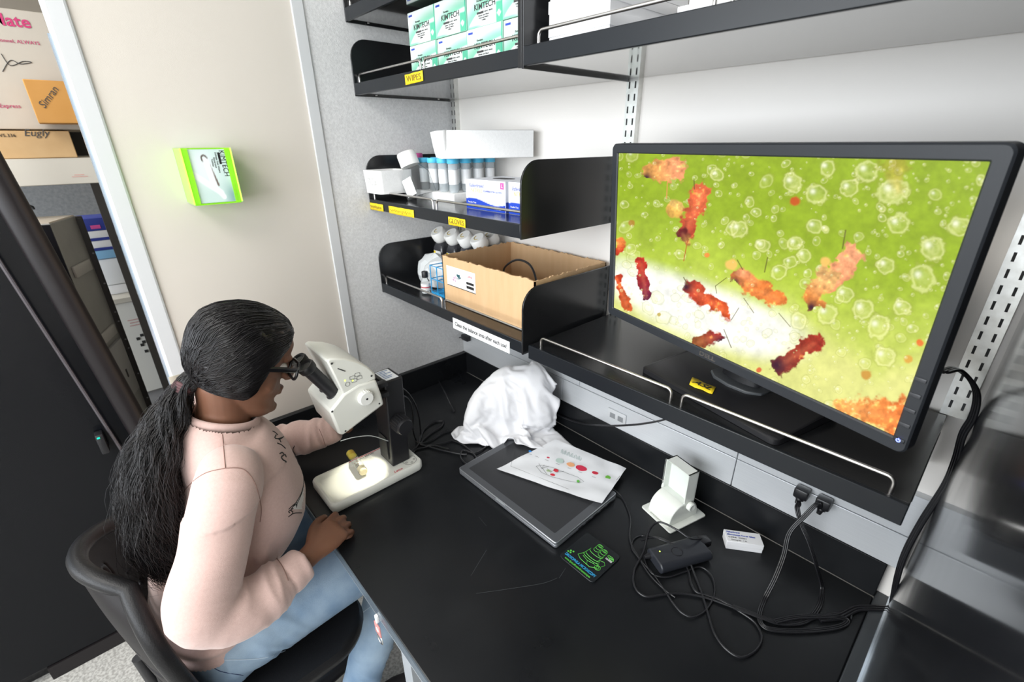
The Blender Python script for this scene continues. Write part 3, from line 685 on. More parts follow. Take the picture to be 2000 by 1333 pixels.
for cx, cy, r, f_ in ((775, 215, 38, .7), (1170, 255, 52, .8), (1320, 490, 48, .6), (862, 400, 32, .4), (1190, 390, 40, .3), (915, 155, 36, .2), (1070, 170, 42, .3), (870, 265, 40, .2), (1425, 400, 44, .5), (470, 180, 26, .3), (1050, 740, 40, .5), (910, 760, 42, .3), (1110, 810, 44, .4), (1200, 730, 36, .4), (1280, 610, 48, .3), (560, 410, 34, .4), (655, 480, 28, .5), (980, 680, 34, .5), (1000, 240, 34, .3), (1140, 560, 34, .4), (785, 470, 30, .6), (820, 520, 28, .6), (905, 410, 18, 1.0), (800, 790, 34, .4), (720, 590, 30, .2), (1130, 930, 40, .4)):
    bubble(cx, cy, r, 1, rs.uniform(.8, 1.2), rs.uniform(0, 3), f_)
def fly(p, q, r0, r1, c0, c1, edge=.25, dark=None, seed=0, op=1):
    p = np.array(p, float); q = np.array(q, float); dv = q - p; L2 = dv @ dv
    t_ = np.clip(((SX - p[0]) * dv[0] + (SY - p[1]) * dv[1]) / L2, 0, 1); dd = np.hypot(SX - p[0] - t_ * dv[0], SY - p[1] - t_ * dv[1]); r = r0 + (r1 - r0) * t_
    seg_ = .85 + .15 * np.abs(np.sin(t_ * 9)); q_ = dd / r + (n2 - .47) * 1.7 + (n3 - .45) * 1.1
    a = (1 - smooth01(q_, 1 - edge, 1 + edge * .4)) * op
    k = (np.array(c0) * (1 - t_[..., None]) + np.array(c1) * t_[..., None]) * (seg_ * (.45 + 1.25 * (n3)))[..., None]
    k = k + (np.exp(-((dd / r) / .35) ** 2) * .10)[..., None] * np.array([1, .45, .2]) + (np.clip(n3 - .56, 0, 1) * 2.2)[..., None] * np.array([.9, .6, .12]); col[:] = col * (1 - a[..., None]) + k * a[..., None]
    if dark:
        e = np.exp(-(((SX - dark[0]) ** 2 + (SY - dark[1]) ** 2) / dark[2] ** 2)) * .9; over(col, np.clip(e * 1.1, 0, 1) * smooth01(a, .0, .3), (.05, .01, .03))
OR = (.92, .25, .05); RD = (.62, .05, .015); DK = (.20, .015, .02); PK = (.95, .36, .16)
fly((205, 165), (295, 150), 42, 48, (.85, .40, .10), PK, dark=(178, 190, 22)); fly((300, 318), (296, 325), 32, 32, (.90, .55, .15), (.9, .5, .1), .4)
fly((408, 262), (345, 420), 36, 34, (.85, .17, .06), (.55, .07, .03), dark=(325, 440, 30)); fly((330, 430), (350, 470), 22, 14, DK, (.4, .2, .05), .5)
fly((158, 560), (182, 700), 27, 20, (.70, .04, .02), (.14, .01, .05), .15); fly((66, 470), (68, 500), 22, 18, OR, RD, .3); fly((58, 620), (100, 735), 18, 22, RD, (.7, .12, .03), .25)
fly((365, 660), (505, 755), 30, 28, (.55, .06, .03), (.75, .10, .02), .25, (345, 655, 20)); fly((560, 625), (715, 705), 34, 34, (.80, .25, .06), OR, .3, (545, 632, 22)); fly((575, 590), (640, 640), 24, 30, PK, OR, .5)
fly((1005, 520), (925, 640), 44, 40, (.95, .40, .20), PK, .25); fly((900, 620), (855, 700), 52, 38, (.90, .50, .18), (.75, .25, .05), .3, (848, 735, 24))
fly((400, 885), (480, 860), 26, 30, (.35, .10, .03), (.40, .02, .03), .25, (490, 880, 24)); fly((722, 975), (855, 885), 34, 34, (.30, .05, .03), (.45, .04, .02), .22, (712, 975, 38))
fly((960, 1125), (1190, 1185), 26, 75, (.95, .40, .10), (.92, .22, .04), .4); fly((1180, 150), (1190, 250), 60, 30, (.55, .40, .05), (.6, .5, .1), .8, op=.5)
for cx, cy, r, k in ((785, 293, 22, RD), (1268, 873, 17, (.85, .12, .02)), (640, 995, 13, (.7, .05, .02)), (1220, 938, 20, (.75, .35, .05)), (118, 385, 15, (.45, .20, .03)), (430, 520, 12, OR), (1060, 1005, 22, (.6, .25, .03)), (235, 772, 10, (.5, .35, .02)), (530, 560, 26, (.95, .55, .15)), (905, 545, 24, (.95, .55, .15))):
    e = 1 - smooth01(np.hypot(SX - cx, SY - cy) / r + (n3 - .45) * .5, .6, 1.1); over(col, e * .85, k)
def hair_line(pts, wd=1.6, k=(.12, .10, .02)):
    for p, q in zip(pts[:-1], pts[1:]):
        p = np.array(p, float); q = np.array(q, float); dv = q - p; t_ = np.clip(((SX - p[0]) * dv[0] + (SY - p[1]) * dv[1]) / (dv @ dv), 0, 1)
        over(col, (1 - smooth01(np.hypot(SX - p[0] - t_ * dv[0], SY - p[1] - t_ * dv[1]), wd * .5, wd * 1.6)) * .8, k)
hair_line([(375, 200), (377, 240)], 2.2); hair_line([(350, 460), (335, 545)], 2, (.5, .1, .02)); hair_line([(985, 415), (972, 490)], 2.6); hair_line([(675, 530), (663, 590)], 2.2); hair_line([(553, 540), (575, 580)], 2)
hair_line([(335, 615), (352, 645)], 2); hair_line([(510, 615), (465, 650), (470, 680)], 1.6); hair_line([(500, 830), (530, 905)], 1.8); hair_line([(580, 700), (620, 760)], 1.5); hair_line([(720, 760), (765, 815)], 1.5); hair_line([(560, 740), (530, 790)], 1.5); hair_line([(265, 210), (262, 280)], 2, (.8, .3, .1))
for k in range(260): bubble(rs.uniform(60, 1500), rs.uniform(90, 1230), rs.choice([3, 5, 7]), .9, 1, 0, .5)
col = np.clip(col, 0, 1.15)
P = np.zeros(SX.shape + (3,)); xs_ = -iw / 2 + u * iw; zs_ = -ih / 2 + .001 + v * ih
mr = np.array(MR); P = np.array(MC) + xs_[..., None] * mr[:, 0] + 0.0028 * mr[:, 1] + zs_[..., None] * mr[:, 2]
M_scr = paint_mat('screen_picture', 0.3, 0.70)
scr = painted('screen', P, col, M_scr, mon); scr['label'] = 'lit green picture with orange flies and bubbles'
text('DELL', .0118, M_steel, mon, mw(-.012, -.0012, -MH / 2 + .0095), MR @ Vector((1, 0, 0)), MR @ Vector((0, 0, 1)), ext=.0005, sx=1.35, bold=.0002)
for k in range(4):
    build('button', world_mb(MB().box((MW / 2 - .010, -.001, -MH / 2 + .042 + .0215 * k), (.0125, .003, .0055), .001), mw), mat('button_black', (.05, .052, .058), .35), mon, True)
o = build('power_button', world_mb(MB().box((MW / 2 - .010, -.001, -MH / 2 + .019), (.0125, .003, .0055), .001), mw), M_bezel, mon, True)
build('power_light', world_mb(MB().tube([(MW / 2 - .010 + .0022 * math.sin(a), -.003, -MH / 2 + .019 + .0022 * math.cos(a)) for a in [k * .57 + .5 for k in range(10)]], .0004, 5).tube([(MW / 2 - .010, -.003, -MH / 2 + .0195), (MW / 2 - .010, -.003, -MH / 2 + .0222)], .0004, 5), mw), mat('blue_led', (.1, .1, .5), .4, emit=(.15, .2, 1), estr=4), o, True)
# foot: flat wedge plate and neck
bq = [onz(1252, 716, ZM + .012), onz(1517, 862, ZM + .012), onz(1604, 820, ZM + .012), onz(1345, 668, ZM + .012)]
cb = sum(bq, Vector()) / 4; ex = (bq[1] - bq[0]).normalized(); ey = Vector((-ex.y, ex.x, 0))
bw = (bq[1] - bq[0]).length; bd = 0.185; c0 = (bq[0] + bq[1]) / 2 + ey * bd / 2
outl = rrect(bw, bd, .012, 5); n = len(outl)
def bp_(x, y, z): q = c0 + ex * x + ey * y; return (q.x, q.y, z)
mb = MB().add([bp_(x, y, ZM + .0008) for x, y in outl] + [bp_(x, y, ZM + .010 + (y + bd / 2) * .05) for x, y in outl] + [bp_(x * .985, y * .975, ZM + .0122 + (y + bd / 2) * .05) for x, y in outl],
              [tuple(range(n))[::-1], tuple(range(2 * n, 3 * n))] + [(k * n + i, k * n + (i + 1) % n, (k + 1) * n + (i + 1) % n, (k + 1) * n + i) for k in range(2) for i in range(n)])
build('base_plate', mb, M_bplastic, mon, True)
nk = c0 + ey * .015
mb = MB().prism([(nk.x + ex.x * a + ey.x * b, nk.y + ex.y * a + ey.y * b) for a, b in ((-.055, -.012), (-.035, -.028), (0, -.033), (.035, -.028), (.055, -.012), (.055, .022), (-.055, .022))], ZM + .010, ZM + .0215, 'z')
build('neck_foot', mb, mat('neck_grey', (.06, .065, .07), .4), mon, True, bev=.002)
mb = MB().tube([(nk.x + ey.x * .004, nk.y + ey.y * .004, ZM + .015), (nk.x + ey.x * .016, nk.y + ey.y * .016, ZM + .15), tuple(mw(0, .05, 0))], [.040, .034, .030], 16, flat=(.35, tuple(ey)))
build('neck', mb, M_bplastic, mon, True)
q = [onz(a, b, ZM + .0165) for a, b in ((1352, 737), (1398, 757), (1391, 770), (1346, 752))]
tp = build('tape_label', MB().grid([[q[0].lerp(q[1], i / 8) + Vector((0, 0, .0008 * math.sin(i))), q[3].lerp(q[2], i / 8) + Vector((0, 0, .0008 * math.cos(i * 1.4)))] for i in range(9)]), M_tape, mon, True, label='yellow tape tag on the foot'); tp.modifiers.new('s', 'SOLIDIFY').thickness = .0005
qc = (q[0] + q[1] + q[2] + q[3]) / 4; text('ASL', .019, M_ink, tp, qc + Vector((0, 0, .0015)), q[1] - q[0], q[0] - q[3], shear=.25, sx=1.25, bold=.0002)

# ================================================================== MICROSCOPE
sc_ = thing('microscope', 'white compact stereo microscope with a lit base, where the woman is looking', 'microscope', (0.36, -0.61, BZ))
# base: long box with a dished rim
bx0, bx1, by0, by1 = .2875, .4365, -.745, -.470
cx_, cy_ = (bx0 + bx1) / 2, (by0 + by1) / 2; L_, Wd = by1 - by0, bx1 - bx0
def brr(w_, l_, r, z, dy=0): return [(x + cx_, y + cy_ + dy, z) for x, y in rrect(w_, l_, r, 5)]
vs, fs = frame_rings([brr(Wd - .006, L_ - .006, .016, BZ + .003), brr(Wd, L_, .018, BZ + .010), brr(Wd, L_, .018, BZ + .026), brr(Wd - .006, L_ - .006, .016, BZ + .031)])
n = 24; mb = MB().add(vs, fs + [tuple(range(n))[::-1]])
# deck: recessed stage at the front part, flush at the rear
vs, fs = frame_rings([brr(Wd - .006, L_ - .006, .016, BZ + .031), brr(Wd - .016, L_ - .110, .014, BZ + .031, -.047), brr(Wd - .034, L_ - .130, .012, BZ + .0205, -.047)])
mb.add(vs, fs + [tuple(range(2 * n, 3 * n))]); build('base', mb, M_scope, sc_, True, smooth=35)
for x in (bx0 + .02, bx1 - .02):
    for y in (by0 + .03, by1 - .03): build('foot', MB().lathe([(.008, BZ + .0005), (.009, BZ + .004), (0, BZ + .004)], (x, y, 0), None, 14), M_bplastic, sc_, True)
build('red_line', MB().bb(bx0 + .006, bx0 + .0085, -.635, -.535, BZ + .0312, BZ + .0316), M_inkred, sc_, True, smooth=0)
text('Leica EZ4 HD', .0085, M_inkgrey, sc_, (bx0 + .0145, -.585, BZ + .0316), (0, 1, 0), (-1, 0, 0))
text('Leica', .013, M_inkred, sc_, (bx1 - .012, -.548, BZ + .0316), (0, 1, 0), (-1, 0, 0), shear=.3)
ringm = MB()
ringm.tube([(cx_ + .045 + .020 * math.cos(a), -.500 + .020 * math.sin(a), BZ + .0316) for a in [k * PI / 14 for k in range(28)]], .0004, 4, closed=True)
for k in range(5): ringm.tube([(cx_ + .045 + .013 * math.cos(k * 1.25) + .003 * math.cos(a), -.500 + .013 * math.sin(k * 1.25) + .003 * math.sin(a), BZ + .0316) for a in [j * PI / 5 for j in range(10)]], .0004, 4, closed=True)
build('control_marks', ringm, M_inkgrey, sc_, True)
# column
cl = [onx(748, 765, .40), onx(783, 740, .40), onx(803, 888, .40), onx(768, 900, .40)]
mb = MB().prism([(-.551, BZ + .0305), (-.495, BZ + .0305), (-.488, 1.063), (-.543, 1.063)], .325, .402)
build('column', mb, M_bplastic, sc_, True, bev=.004)
build('column_label', MB().bb(.333, .396, -.536, -.497, 1.0632, 1.0637), mat('label_pale', (.62, .64, .66), .5), sc_, True, smooth=0)
build('label_print', (lambda m_: [m_.bb(.338 + .0085 * k, .342 + .0085 * k, -.532, (-.502, -.512, -.500, -.515, -.505, -.510)[k], 1.0637, 1.0639) for k in range(6)] and m_)(MB()), mat('blue_grey_ink', (.12, .18, .32), .6), sc_, True, smooth=0)
build('rack_slot', MB().bb(.34, .385, -.5535, -.551, BZ + .05, BZ + .12), M_dark, sc_, True)
def knob(c, ax, r, ln, m, name, n=28, ridges=0):
    q = Vector((0, 0, 1)).rotation_difference(Vector(ax)).to_matrix(); mb = MB()
    prof = [(r * .8, 0), (r, ln * .12), (r, ln * .85), (r * .88, ln), (0, ln)]; mb.lathe(prof, c, q, n)
    if ridges:
        for k in range(ridges):
            a = 2 * PI * k / ridges; p0 = Vector(c) + q @ Vector((r * math.cos(a), r * math.sin(a), ln * .15)); p1 = Vector(c) + q @ Vector((r * math.cos(a), r * math.sin(a), ln * .85)); mb.tube([p0, p1], r * .07, 5)
    return build(name, mb, m, sc_, True)
knob((.402, -.522, .937), (1, 0, 0), .024, .052, M_bplastic, 'focus_knob', ridges=22); knob((.325, -.522, .937), (-1, 0, 0), .024, .052, M_bplastic, 'focus_knob', ridges=22)
# head shell: two wedges joined, outlined in side view
hx0, hx1 = .285, .435
low = [(-.704, 1.058), (-.690, .981), (-.683, .976), (-.568, 1.020), (-.572, 1.060), (-.588, 1.083), (-.598, 1.106), (-.625, 1.112), (-.660, 1.099)]
upp = [(-.689, 1.187), (-.668, 1.1835), (-.645, 1.171), (-.618, 1.152), (-.596, 1.132), (-.580, 1.112), (-.590, 1.080), (-.62, 1.075), (-.656, 1.094)]
low = [onx(644, 805, hx1), onx(662, 849, hx1), onx(670, 852, hx1), onx(751, 791, hx1), onx(746, 772, hx1), onx(735, 742, hx1), onx(700, 752, hx1), onx(672, 770, hx1)]
upp = [onx(639, 707, hx1), onx(646, 702, hx1), onx(675, 702, hx1), onx(700, 708, hx1), onx(720, 718, hx1), onx(734, 731, hx1), onx(736, 742, hx1), onx(700, 758, hx1), onx(672, 772, hx1)]
low = [(p.y, p.z) for p in low]; upp = [(p.y, p.z) for p in upp]
build('head_lower_shell', MB().prism(low, hx0, hx1), M_scope, sc_, True, bev=.006)
build('head_upper_shell', MB().prism(upp, hx0 + .004, hx1 - .003), M_scope, sc_, True, bev=.004)
for (a, b) in ((646, 806), (672, 844), (744, 788), (645, 712), (729, 734)):
    p = onx(a, b, hx1 + .0005); build('screw', MB().lathe([(.0028, 0), (.0024, .0008), (0, .0008)], (hx1 - .0005, p.y + (.004 if a < 700 else -.004), p.z), Matrix.Rotation(PI / 2, 3, 'Y'), 10), M_dark, sc_, True)
build('card_slot', world_mb(MB().box((0, 0, 0), (.001, .021, .0022)), lambda x, y, z: onx(667, 723, hx1 - .0025) + Matrix.Rotation(math.radians(-38), 3, 'X') @ Vector((x, y, z))), M_dark, sc_, True)
mbx = MB()
for (a, b) in ((688, 738), (698, 732), (692, 744), (702, 738)):
    p = onx(a, b, hx1 - .0026); q = [p + Matrix.Rotation(math.radians(-2), 3, 'X') @ Vector((0, y, z)) for y, z in rrect(.0125, .008, .0012, 2)]; mbx.tube(q, .0004, 4, closed=True)
p = onx(679, 751, hx1 - .0026); mbx.tube([p + Vector((0, .0055 * math.cos(a), .0055 * math.sin(a))) for a in [k * PI / 10 for k in range(20)]], .0004, 4, closed=True)
build('button_outlines', mbx, M_ink, sc_, True)
for k, (a, b) in enumerate(((674, 744), (689, 744))):
    p = onx(a, b, hx1 - .0024); build('indicator_light', MB().lathe([(.0020, 0), (0, .001)], p, Matrix.Rotation(PI / 2, 3, 'Y'), 10), mat('green_led', (.3, .5, .05), .4, emit=(.65, .95, .08), estr=2), sc_, True)
p = onx(712, 776, hx1); knob((hx1 - .002, p.y, p.z), (1, 0, 0), .0185, .016, M_white, 'zoom_knob', ridges=20)
build('knob_screw', MB().lathe([(.003, 0), (0, .0006)], (hx1 + .0145, p.y, p.z), Matrix.Rotation(PI / 2, 3, 'Y'), 10), M_dark, sc_, True)
# eyepieces
def eyep(x, nm, dz=0):
    a = onx(656, 772, .40); a.x = x; b = onx(592, 712, .385); b.x = x
    dv = (b - a).normalized(); a = a - dv * .015; mb = MB()
    rot = Vector((0, 0, 1)).rotation_difference(dv).to_matrix(); Ln = (b - a).length
    mb.lathe([(.0195, .0), (.0195, .020), (.0170, .022), (.0158, .030), (.0165, Ln - .02), (.0200, Ln - .016), (.0212, Ln - .004), (.0195, Ln), (.0150, Ln - .001), (.012, Ln - .004), (0, Ln - .004)], a, rot, 32)
    return build(nm, mb, M_bplastic, sc_, True)
eyep(.392, 'eyepiece'); eyep(.346, 'eyepiece')
# clamp and connectors on the back of the head
for (a, b, dx) in ((742, 752, .0), (745, 772, .0)):
    p = onx(a, b, .405); build('connector', MB().bb(.395, .415, p.y - .02, p.y + .018, p.z - .007, p.z + .007, .002), M_bplastic, sc_, True)
build('head_arm', MB().bb(.335, .395, -.60, -.53, 1.015, 1.055, .004), M_bplastic, sc_, True)
# lamp cone below the head: a thin arched light guide, seen in the photograph
g = [onx(665, 862, .40), onx(690, 855, .41), onx(725, 852, .41), onx(758, 862, .40)]
build('light_guide', MB().tube(crom(g, 8), .0011, 6), mat('guide_clear', (.7, .72, .7), .2), sc_, True)
bulb = bpy.data.lights.new('microscope_lamp', 'SPOT'); bulb.energy = 1.7; bulb.spot_size = math.radians(50); bulb.spot_blend = .55; bulb.shadow_soft_size = .006; bulb.color = (1, .97, .80)
lo_ = bpy.data.objects.new('microscope_lamp', bulb); C.objects.link(lo_); lo_.location = (.36, -.556, .955)
lo_.rotation_euler = (Vector((.362, -.628, .782)) - Vector((.36, -.556, .955))).to_track_quat('-Z', 'Y').to_euler()
# fly vial on the stage
va, vb = onz(683, 884, .797), onz(709, 921, .797)
t = thing('fly_vial', 'small clear vial with yellow food lying on the lit microscope base', 'vial', ((va + vb) / 2).to_tuple()[:2] + (.7815,))
dv = (vb - va).normalized(); rot = Vector((0, 0, 1)).rotation_difference(dv).to_matrix(); Ln = (vb - va).length
build('vial_glass', MB().lathe([(.0, .001), (.011, .0), (.0125, .003), (.0125, Ln), (.0115, Ln), (.0115, .004), (0, .004)], va, rot, 28), M_glass, t, True)
build('food', MB().lathe([(0, .004), (.0112, .0045), (.0112, .026), (0, .030)], va, rot, 24), mat('yellow_food', (.85, .62, .04), .5, sss=.3), t, True)
build('foam_plug', MB().lathe([(0, Ln - .016), (.0113, Ln - .016), (.0113, Ln + .004), (.009, Ln + .006), (0, Ln + .006)], va, rot, 24), mat('plug', (.80, .70, .45), .8), t, True)
fl = MB()
for k in range(7):
    p = va + dv * random.uniform(.04, .075) + Vector((random.uniform(-.006, .006), random.uniform(-.006, .006), random.uniform(-.008, .004)))
    fl.tube([p, p + Vector((.002, .001, 0)), p + Vector((.003, .003, 0))], [.0006, .0012, .0005], 6)
stuff(build('fly', fl, mat('fly_brown', (.25, .12, .03), .5), t, True))

# ================================================================== BENCH THINGS
# laptop
lq = [onz(895, 914, .781), onz(1086, 1062, .781), onz(1199, 960, .781)]
LX = (lq[1] - lq[0]).normalized(); lang = math.atan2(LX.y, LX.x); LWd = (lq[1] - lq[0]).length; LD = .245
lap = thing('laptop', 'closed black and silver laptop lying on the bench under the printed sheet', 'laptop', ((lq[0] + lq[1]) / 2 + Vector((-LX.y, LX.x, 0)) * LD / 2).to_tuple()[:2] + (BZ,), lang)
M_silver = mat('laptop_silver', (.50, .52, .55), .32, .8); M_lid = mat('laptop_lid', (.030, .031, .034), .42, bump=.15, bscale=1200)
build('lower_case', MB().prism(rrect(LWd, LD, .008, 5), .003, .0105, 'z'), mat('laptop_grey', (.25, .26, .28), .4, .6), lap, bev=.001)
build('lid', MB().prism(rrect(LWd, LD, .008, 6), .0115, .0195, 'z'), M_silver, lap, bev=.001)
build('lid_panel', MB().prism(rrect(LWd - .004, LD - .004, .007, 6), .0195, .0201, 'z'), mat('laptop_lid_edge', (.105, .11, .12), .35, .3), lap)
build('lid_inlay', MB().prism(rrect(LWd - .045, LD - .042, .003, 3), .0201, .0203, 'z'), M_lid, lap)
build('latch', MB().bb(-.025, .01, -LD / 2 - .002, -LD / 2 + .002, .009, .015), M_silver, lap)
pm = MB()
for k in range(5): pm.bb(LWd / 2 - .001, LWd / 2 + .0005, -.04 + k * .03, -.022 + k * .03, .005, .009)
stuff(build('port', pm, M_dark, lap, smooth=0))
for x in (-.15, .15):
    for y in (-.09, .09): build('foot', MB().lathe([(.006, .0004), (.007, .003), (0, .003)], (x, y, 0), None, 10), M_bplastic, lap)

# printed fabric sheet on the laptop
pz = BZ + .0212
sq = [onz(970, 918, pz), onz(1175, 989, pz), onz(1223, 917, pz), onz(1085, 860, pz)]
t = thing('printed_sheet', 'white printed sheet with coloured blobs, lying across the laptop lid', 'sheet', (sq[0] + sq[2]).to_tuple()[:2] and (((sq[0] + sq[2]) / 2).x, ((sq[0] + sq[2]) / 2).y, pz))
n, k = 70, 50; P = np.zeros((n, k, 3)); 
for i in range(n):
    for j in range(k):
        a, b = i / (n - 1), j / (k - 1); q = sq[0].lerp(sq[1], a).lerp(sq[3].lerp(sq[2], a), b)
        dz = .003 * noise.noise(Vector((a * 5, b * 4, 2))) + .0025 + (.006 * a ** 6 * (1 - b)); q.z += max(0, dz) + .0005
        if a > .93: q.z -= .010 * ((a - .93) / .07) ** 2 * (1 - b * .6) * 0
        P[i, j] = q
cols = np.ones((n, k, 3)) * np.array([.80, .81, .83])
painted('sheet_cloth', P, cols, paint_mat('sheet_white', .6), t); 
def on_sheet(px, py): q = onz(px, py, pz + .0045); return q
def blobmesh(px, py, rx, ry, a=0, n=18, s=1):
    pts = []
    for i in range(n):
        th = 2 * PI * i / n; r = 1 + .18 * noise.noise(Vector((math.cos(th) * 1.5, math.sin(th) * 1.5, px * .1)))
        x, y = rx * math.cos(th) * r, ry * math.sin(th) * r; pts.append(on_sheet(px + x * math.cos(a) - y * math.sin(a), py + x * math.sin(a) + y * math.cos(a)))
    m_ = len(pts); return MB().add([p for p in pts] + [p + Vector((0, 0, -.0004)) for p in pts], [tuple(range(m_)), tuple(range(m_, 2 * m_))[::-1]] + [(i, (i + 1) % m_, m_ + (i + 1) % m_, m_ + i) for i in range(m_)])
zz = lambda x, y: (860 + x / 2.835, 680 + y / 2.835)
for x, y, rx, ry, k_ in ((497, 572, 8, 4, (.02, .25, .7)), (597, 607, 9, 4, (.6, .03, .08)), (660, 625, 22, 13, (.50, .62, .57)), (722, 646, 23, 11, (.85, .42, .2)), (780, 666, 32, 14, (.65, .03, .08)), (858, 692, 18, 8, (.6, .03, .06)), (928, 718, 15, 11, (.15, .45, .05)), (763, 738, 8, 7, (.12, .5, .06)), (640, 678, 14, 9, (.65, .03, .05)), (622, 702, 14, 6, (.65, .03, .05)), (600, 680, 14, 6, (.4, .5, .3))):
    a, b = zz(x, y); build('printed_blob', blobmesh(a, b, rx / 2.835, ry / 2.835, .2), mat('blob_%d%d' % (x, y), k_, .6), t, True, smooth=0)
mb = MB()
for pts in (((415, 545), (390, 655), (880, 850), (1010, 690)), ((530, 655), (560, 690), (620, 715), (700, 735), (770, 748), (795, 740), (760, 715), (690, 690), (620, 662), (560, 650), (530, 655)), ((560, 668), (600, 655)), ((560, 660), (590, 700)), ((640, 690), (685, 683)), ((545, 640), (560, 668), (575, 648)), ((590, 665), (610, 690), (640, 668))):
    mb.tube([on_sheet(*zz(*p)) for p in pts], .00045, 4, flat=(.3, (0, 0, 1)))
for x in (497, 535, 590, 650, 715, 775, 850, 925): mb.tube([on_sheet(*zz(x - 10, 585 + (x - 497) * .36)), on_sheet(*zz(x + 10, 592 + (x - 497) * .36))], .0005, 4, flat=(.3, (0, 0, 1)))
stuff(build('printed_line', mb, M_inkgrey, t, True))
hm_ = MB()
for k0 in range(6): hm_.tube(crom([on_sheet(*zz(668 + 19 * k0 + dx, 575 + 7.5 * k0 + dy)) for dx, dy in ((0, 8), (4, -10), (9, -12), (8, 8), (14, 10), (18, -4))], 4), .0006, 4, flat=(.3, (0, 0, 1)))
build('faded_heading', hm_, mat('pale_teal', (.42, .52, .50), .6), t, True)

# coaster
pq = [onz(*p, BZ + .004) for p in ((1148, 1040), (1212, 1087), (1158, 1141), (1091, 1085))]
cc = sum(pq, Vector()) / 4; cs = thing('coaster', 'black square coaster with a green line drawing of a microscope', 'coaster', (cc.x, cc.y, BZ))
build('pad', MB().prism(rrect(.100, .104, .010, 6), .0005, .004, 'z'), mat('coaster_black', (.012, .014, .016), .25), cs, bev=.0007)
M_neon = mat('green_print', (.10, .52, .06), .5); M_cy = mat('blue_print', (.03, .33, .62), .5)
text('DROSOPHILA MICROSCOPY', .0098, M_cy, cs, (0.0, -.035, .0042), (1, 0, 0), (0, 1, 0), world=False, sx=.70, bold=.0002)
text('www.flystuff.com/drososcopes', .0074, M_neon, cs, (0.0, -.0445, .0042), (1, 0, 0), (0, 1, 0), world=False, sx=.80, bold=.0001)
mb = MB(); zt = .0043
def ell(cx, cy, rx, ry, a0=0, a1=2 * PI, n=20): return [(cx + rx * math.cos(a0 + (a1 - a0) * k / n), cy + ry * math.sin(a0 + (a1 - a0) * k / n), zt) for k in range(n + 1)]
for cx, cy, ry in ((.0, .040, .004), (.016, .036, .004)):
    mb.tube(ell(cx, cy, .0068, ry), .0005, 4); mb.tube(ell(cx, cy, .0035, ry * .5), .0004, 4)
    mb.tube([(cx - .0068, cy, zt), (cx - .0068, cy - .016, zt)], .0005, 4); mb.tube([(cx + .0068, cy, zt), (cx + .0068, cy - .016, zt)], .0005, 4); mb.tube(ell(cx, cy - .016, .0068, ry, PI, 2 * PI), .0005, 4); mb.tube(ell(cx, cy - .008, .0068, ry, PI, 2 * PI), .0005, 4)
for cy, rx in ((.016, .018), (.004, .020), (-.002, .022)): mb.tube(ell(.006, cy, rx, .006, PI, 2 * PI), .0006, 4)
for x in (-.012, .024): mb.tube([(x, .020, zt), (x - .003, -.002, zt)], .0005, 4)
mb.tube([(-.016, -.004, zt), (-.022, -.016, zt), (-.010, -.022, zt), (.018, -.024, zt), (.030, -.016, zt), (.027, -.004, zt)], .0006, 4)
mb.tube([(-.012, -.010, zt), (.004, -.014, zt), (.010, -.024, zt)], .0005, 4); mb.tube([(.004, -.014, zt), (.022, -.010, zt)], .0005, 4)
mb.tube(ell(.032, -.013, .007, .006), .0006, 4); mb.tube(ell(.032, -.013, .0035, .003), .0005, 4); mb.tube([(.022, .006, zt), (.034, .010, zt), (.040, .004, zt), (.036, -.006, zt)], .0005, 4)
build('line_drawing', mb, M_neon, cs)
mb = MB()
for a in ((-.040, -.020), (-.034, -.018), (-.037, -.025), (-.043, -.026)): mb.lathe([(.0032, zt - .0004), (0, zt)], (a[0], a[1], 0), None, 10)
build('badge', mb, M_neon, cs); text('GENESEE', .0062, M_inkwhite, cs, (.037, .022, .0042), (1, 0, 0), (0, 1, 0), world=False, sx=.7)
mb = MB().tube(ell(.036, .031, .008, .003), .0006, 4).tube(ell(.040, .028, .006, .003), .0006, 4); build('badge', mb, M_neon, cs)

# white slide viewer: curved stand, open tray, two knobs
sq0, sq1, sq2 = onz(1253, 991, .763), onz(1308, 1042, .763), onz(1379, 1004, .763)
ex_ = (sq1 - sq0).normalized(); bwid = (sq1 - sq0).length; bdep = (sq2 - sq1).length * .96
ang = math.atan2(ex_.y, ex_.x); ctr = (sq0 + sq1) / 2 + Vector((-ex_.y, ex_.x, 0)) * bdep / 2
sv = thing('slide_viewer', 'white plastic stand with an upright open tray and two side knobs, by the wall', 'slide viewer', (ctr.x, ctr.y, BZ), ang)
M_ww = mat('ivory_plastic', (.78, .80, .74), .33, coat=.2)
build('base', MB().prism(rrect(bwid + .004, bdep, .006, 4), .0005, .0050, 'z'), M_ww, sv, bev=.0012)
hw_ = bwid * .36; pf = [(-bdep * .40, .004), (bdep * .34, .004)]
arc = [(-bdep * .03 + bdep * .39 * math.cos(PI * k / 20), .004 + .056 * math.sin(PI * k / 20) ** .8) for k in range(1, 20)]
build('curved_body', MB().prism([(-bdep * .42, .004), (bdep * .36, .004)] + [(y, max(z, .0045)) for y, z in arc], -hw_, hw_), M_ww, sv, bev=.002)
for s in (-1, 1):
    build('knob', MB().lathe([(.007, 0), (.0115, .002), (.0115, .011), (.009, .013), (.0045, .012), (0, .012)], (s * hw_, bdep * .06, .050), Matrix.Rotation(s * PI / 2, 3, 'Y'), 26), M_ww, sv)
tw, th_, td = .073, .098, .034; tr = MB(); z0_ = .050; yb = -bdep * .08
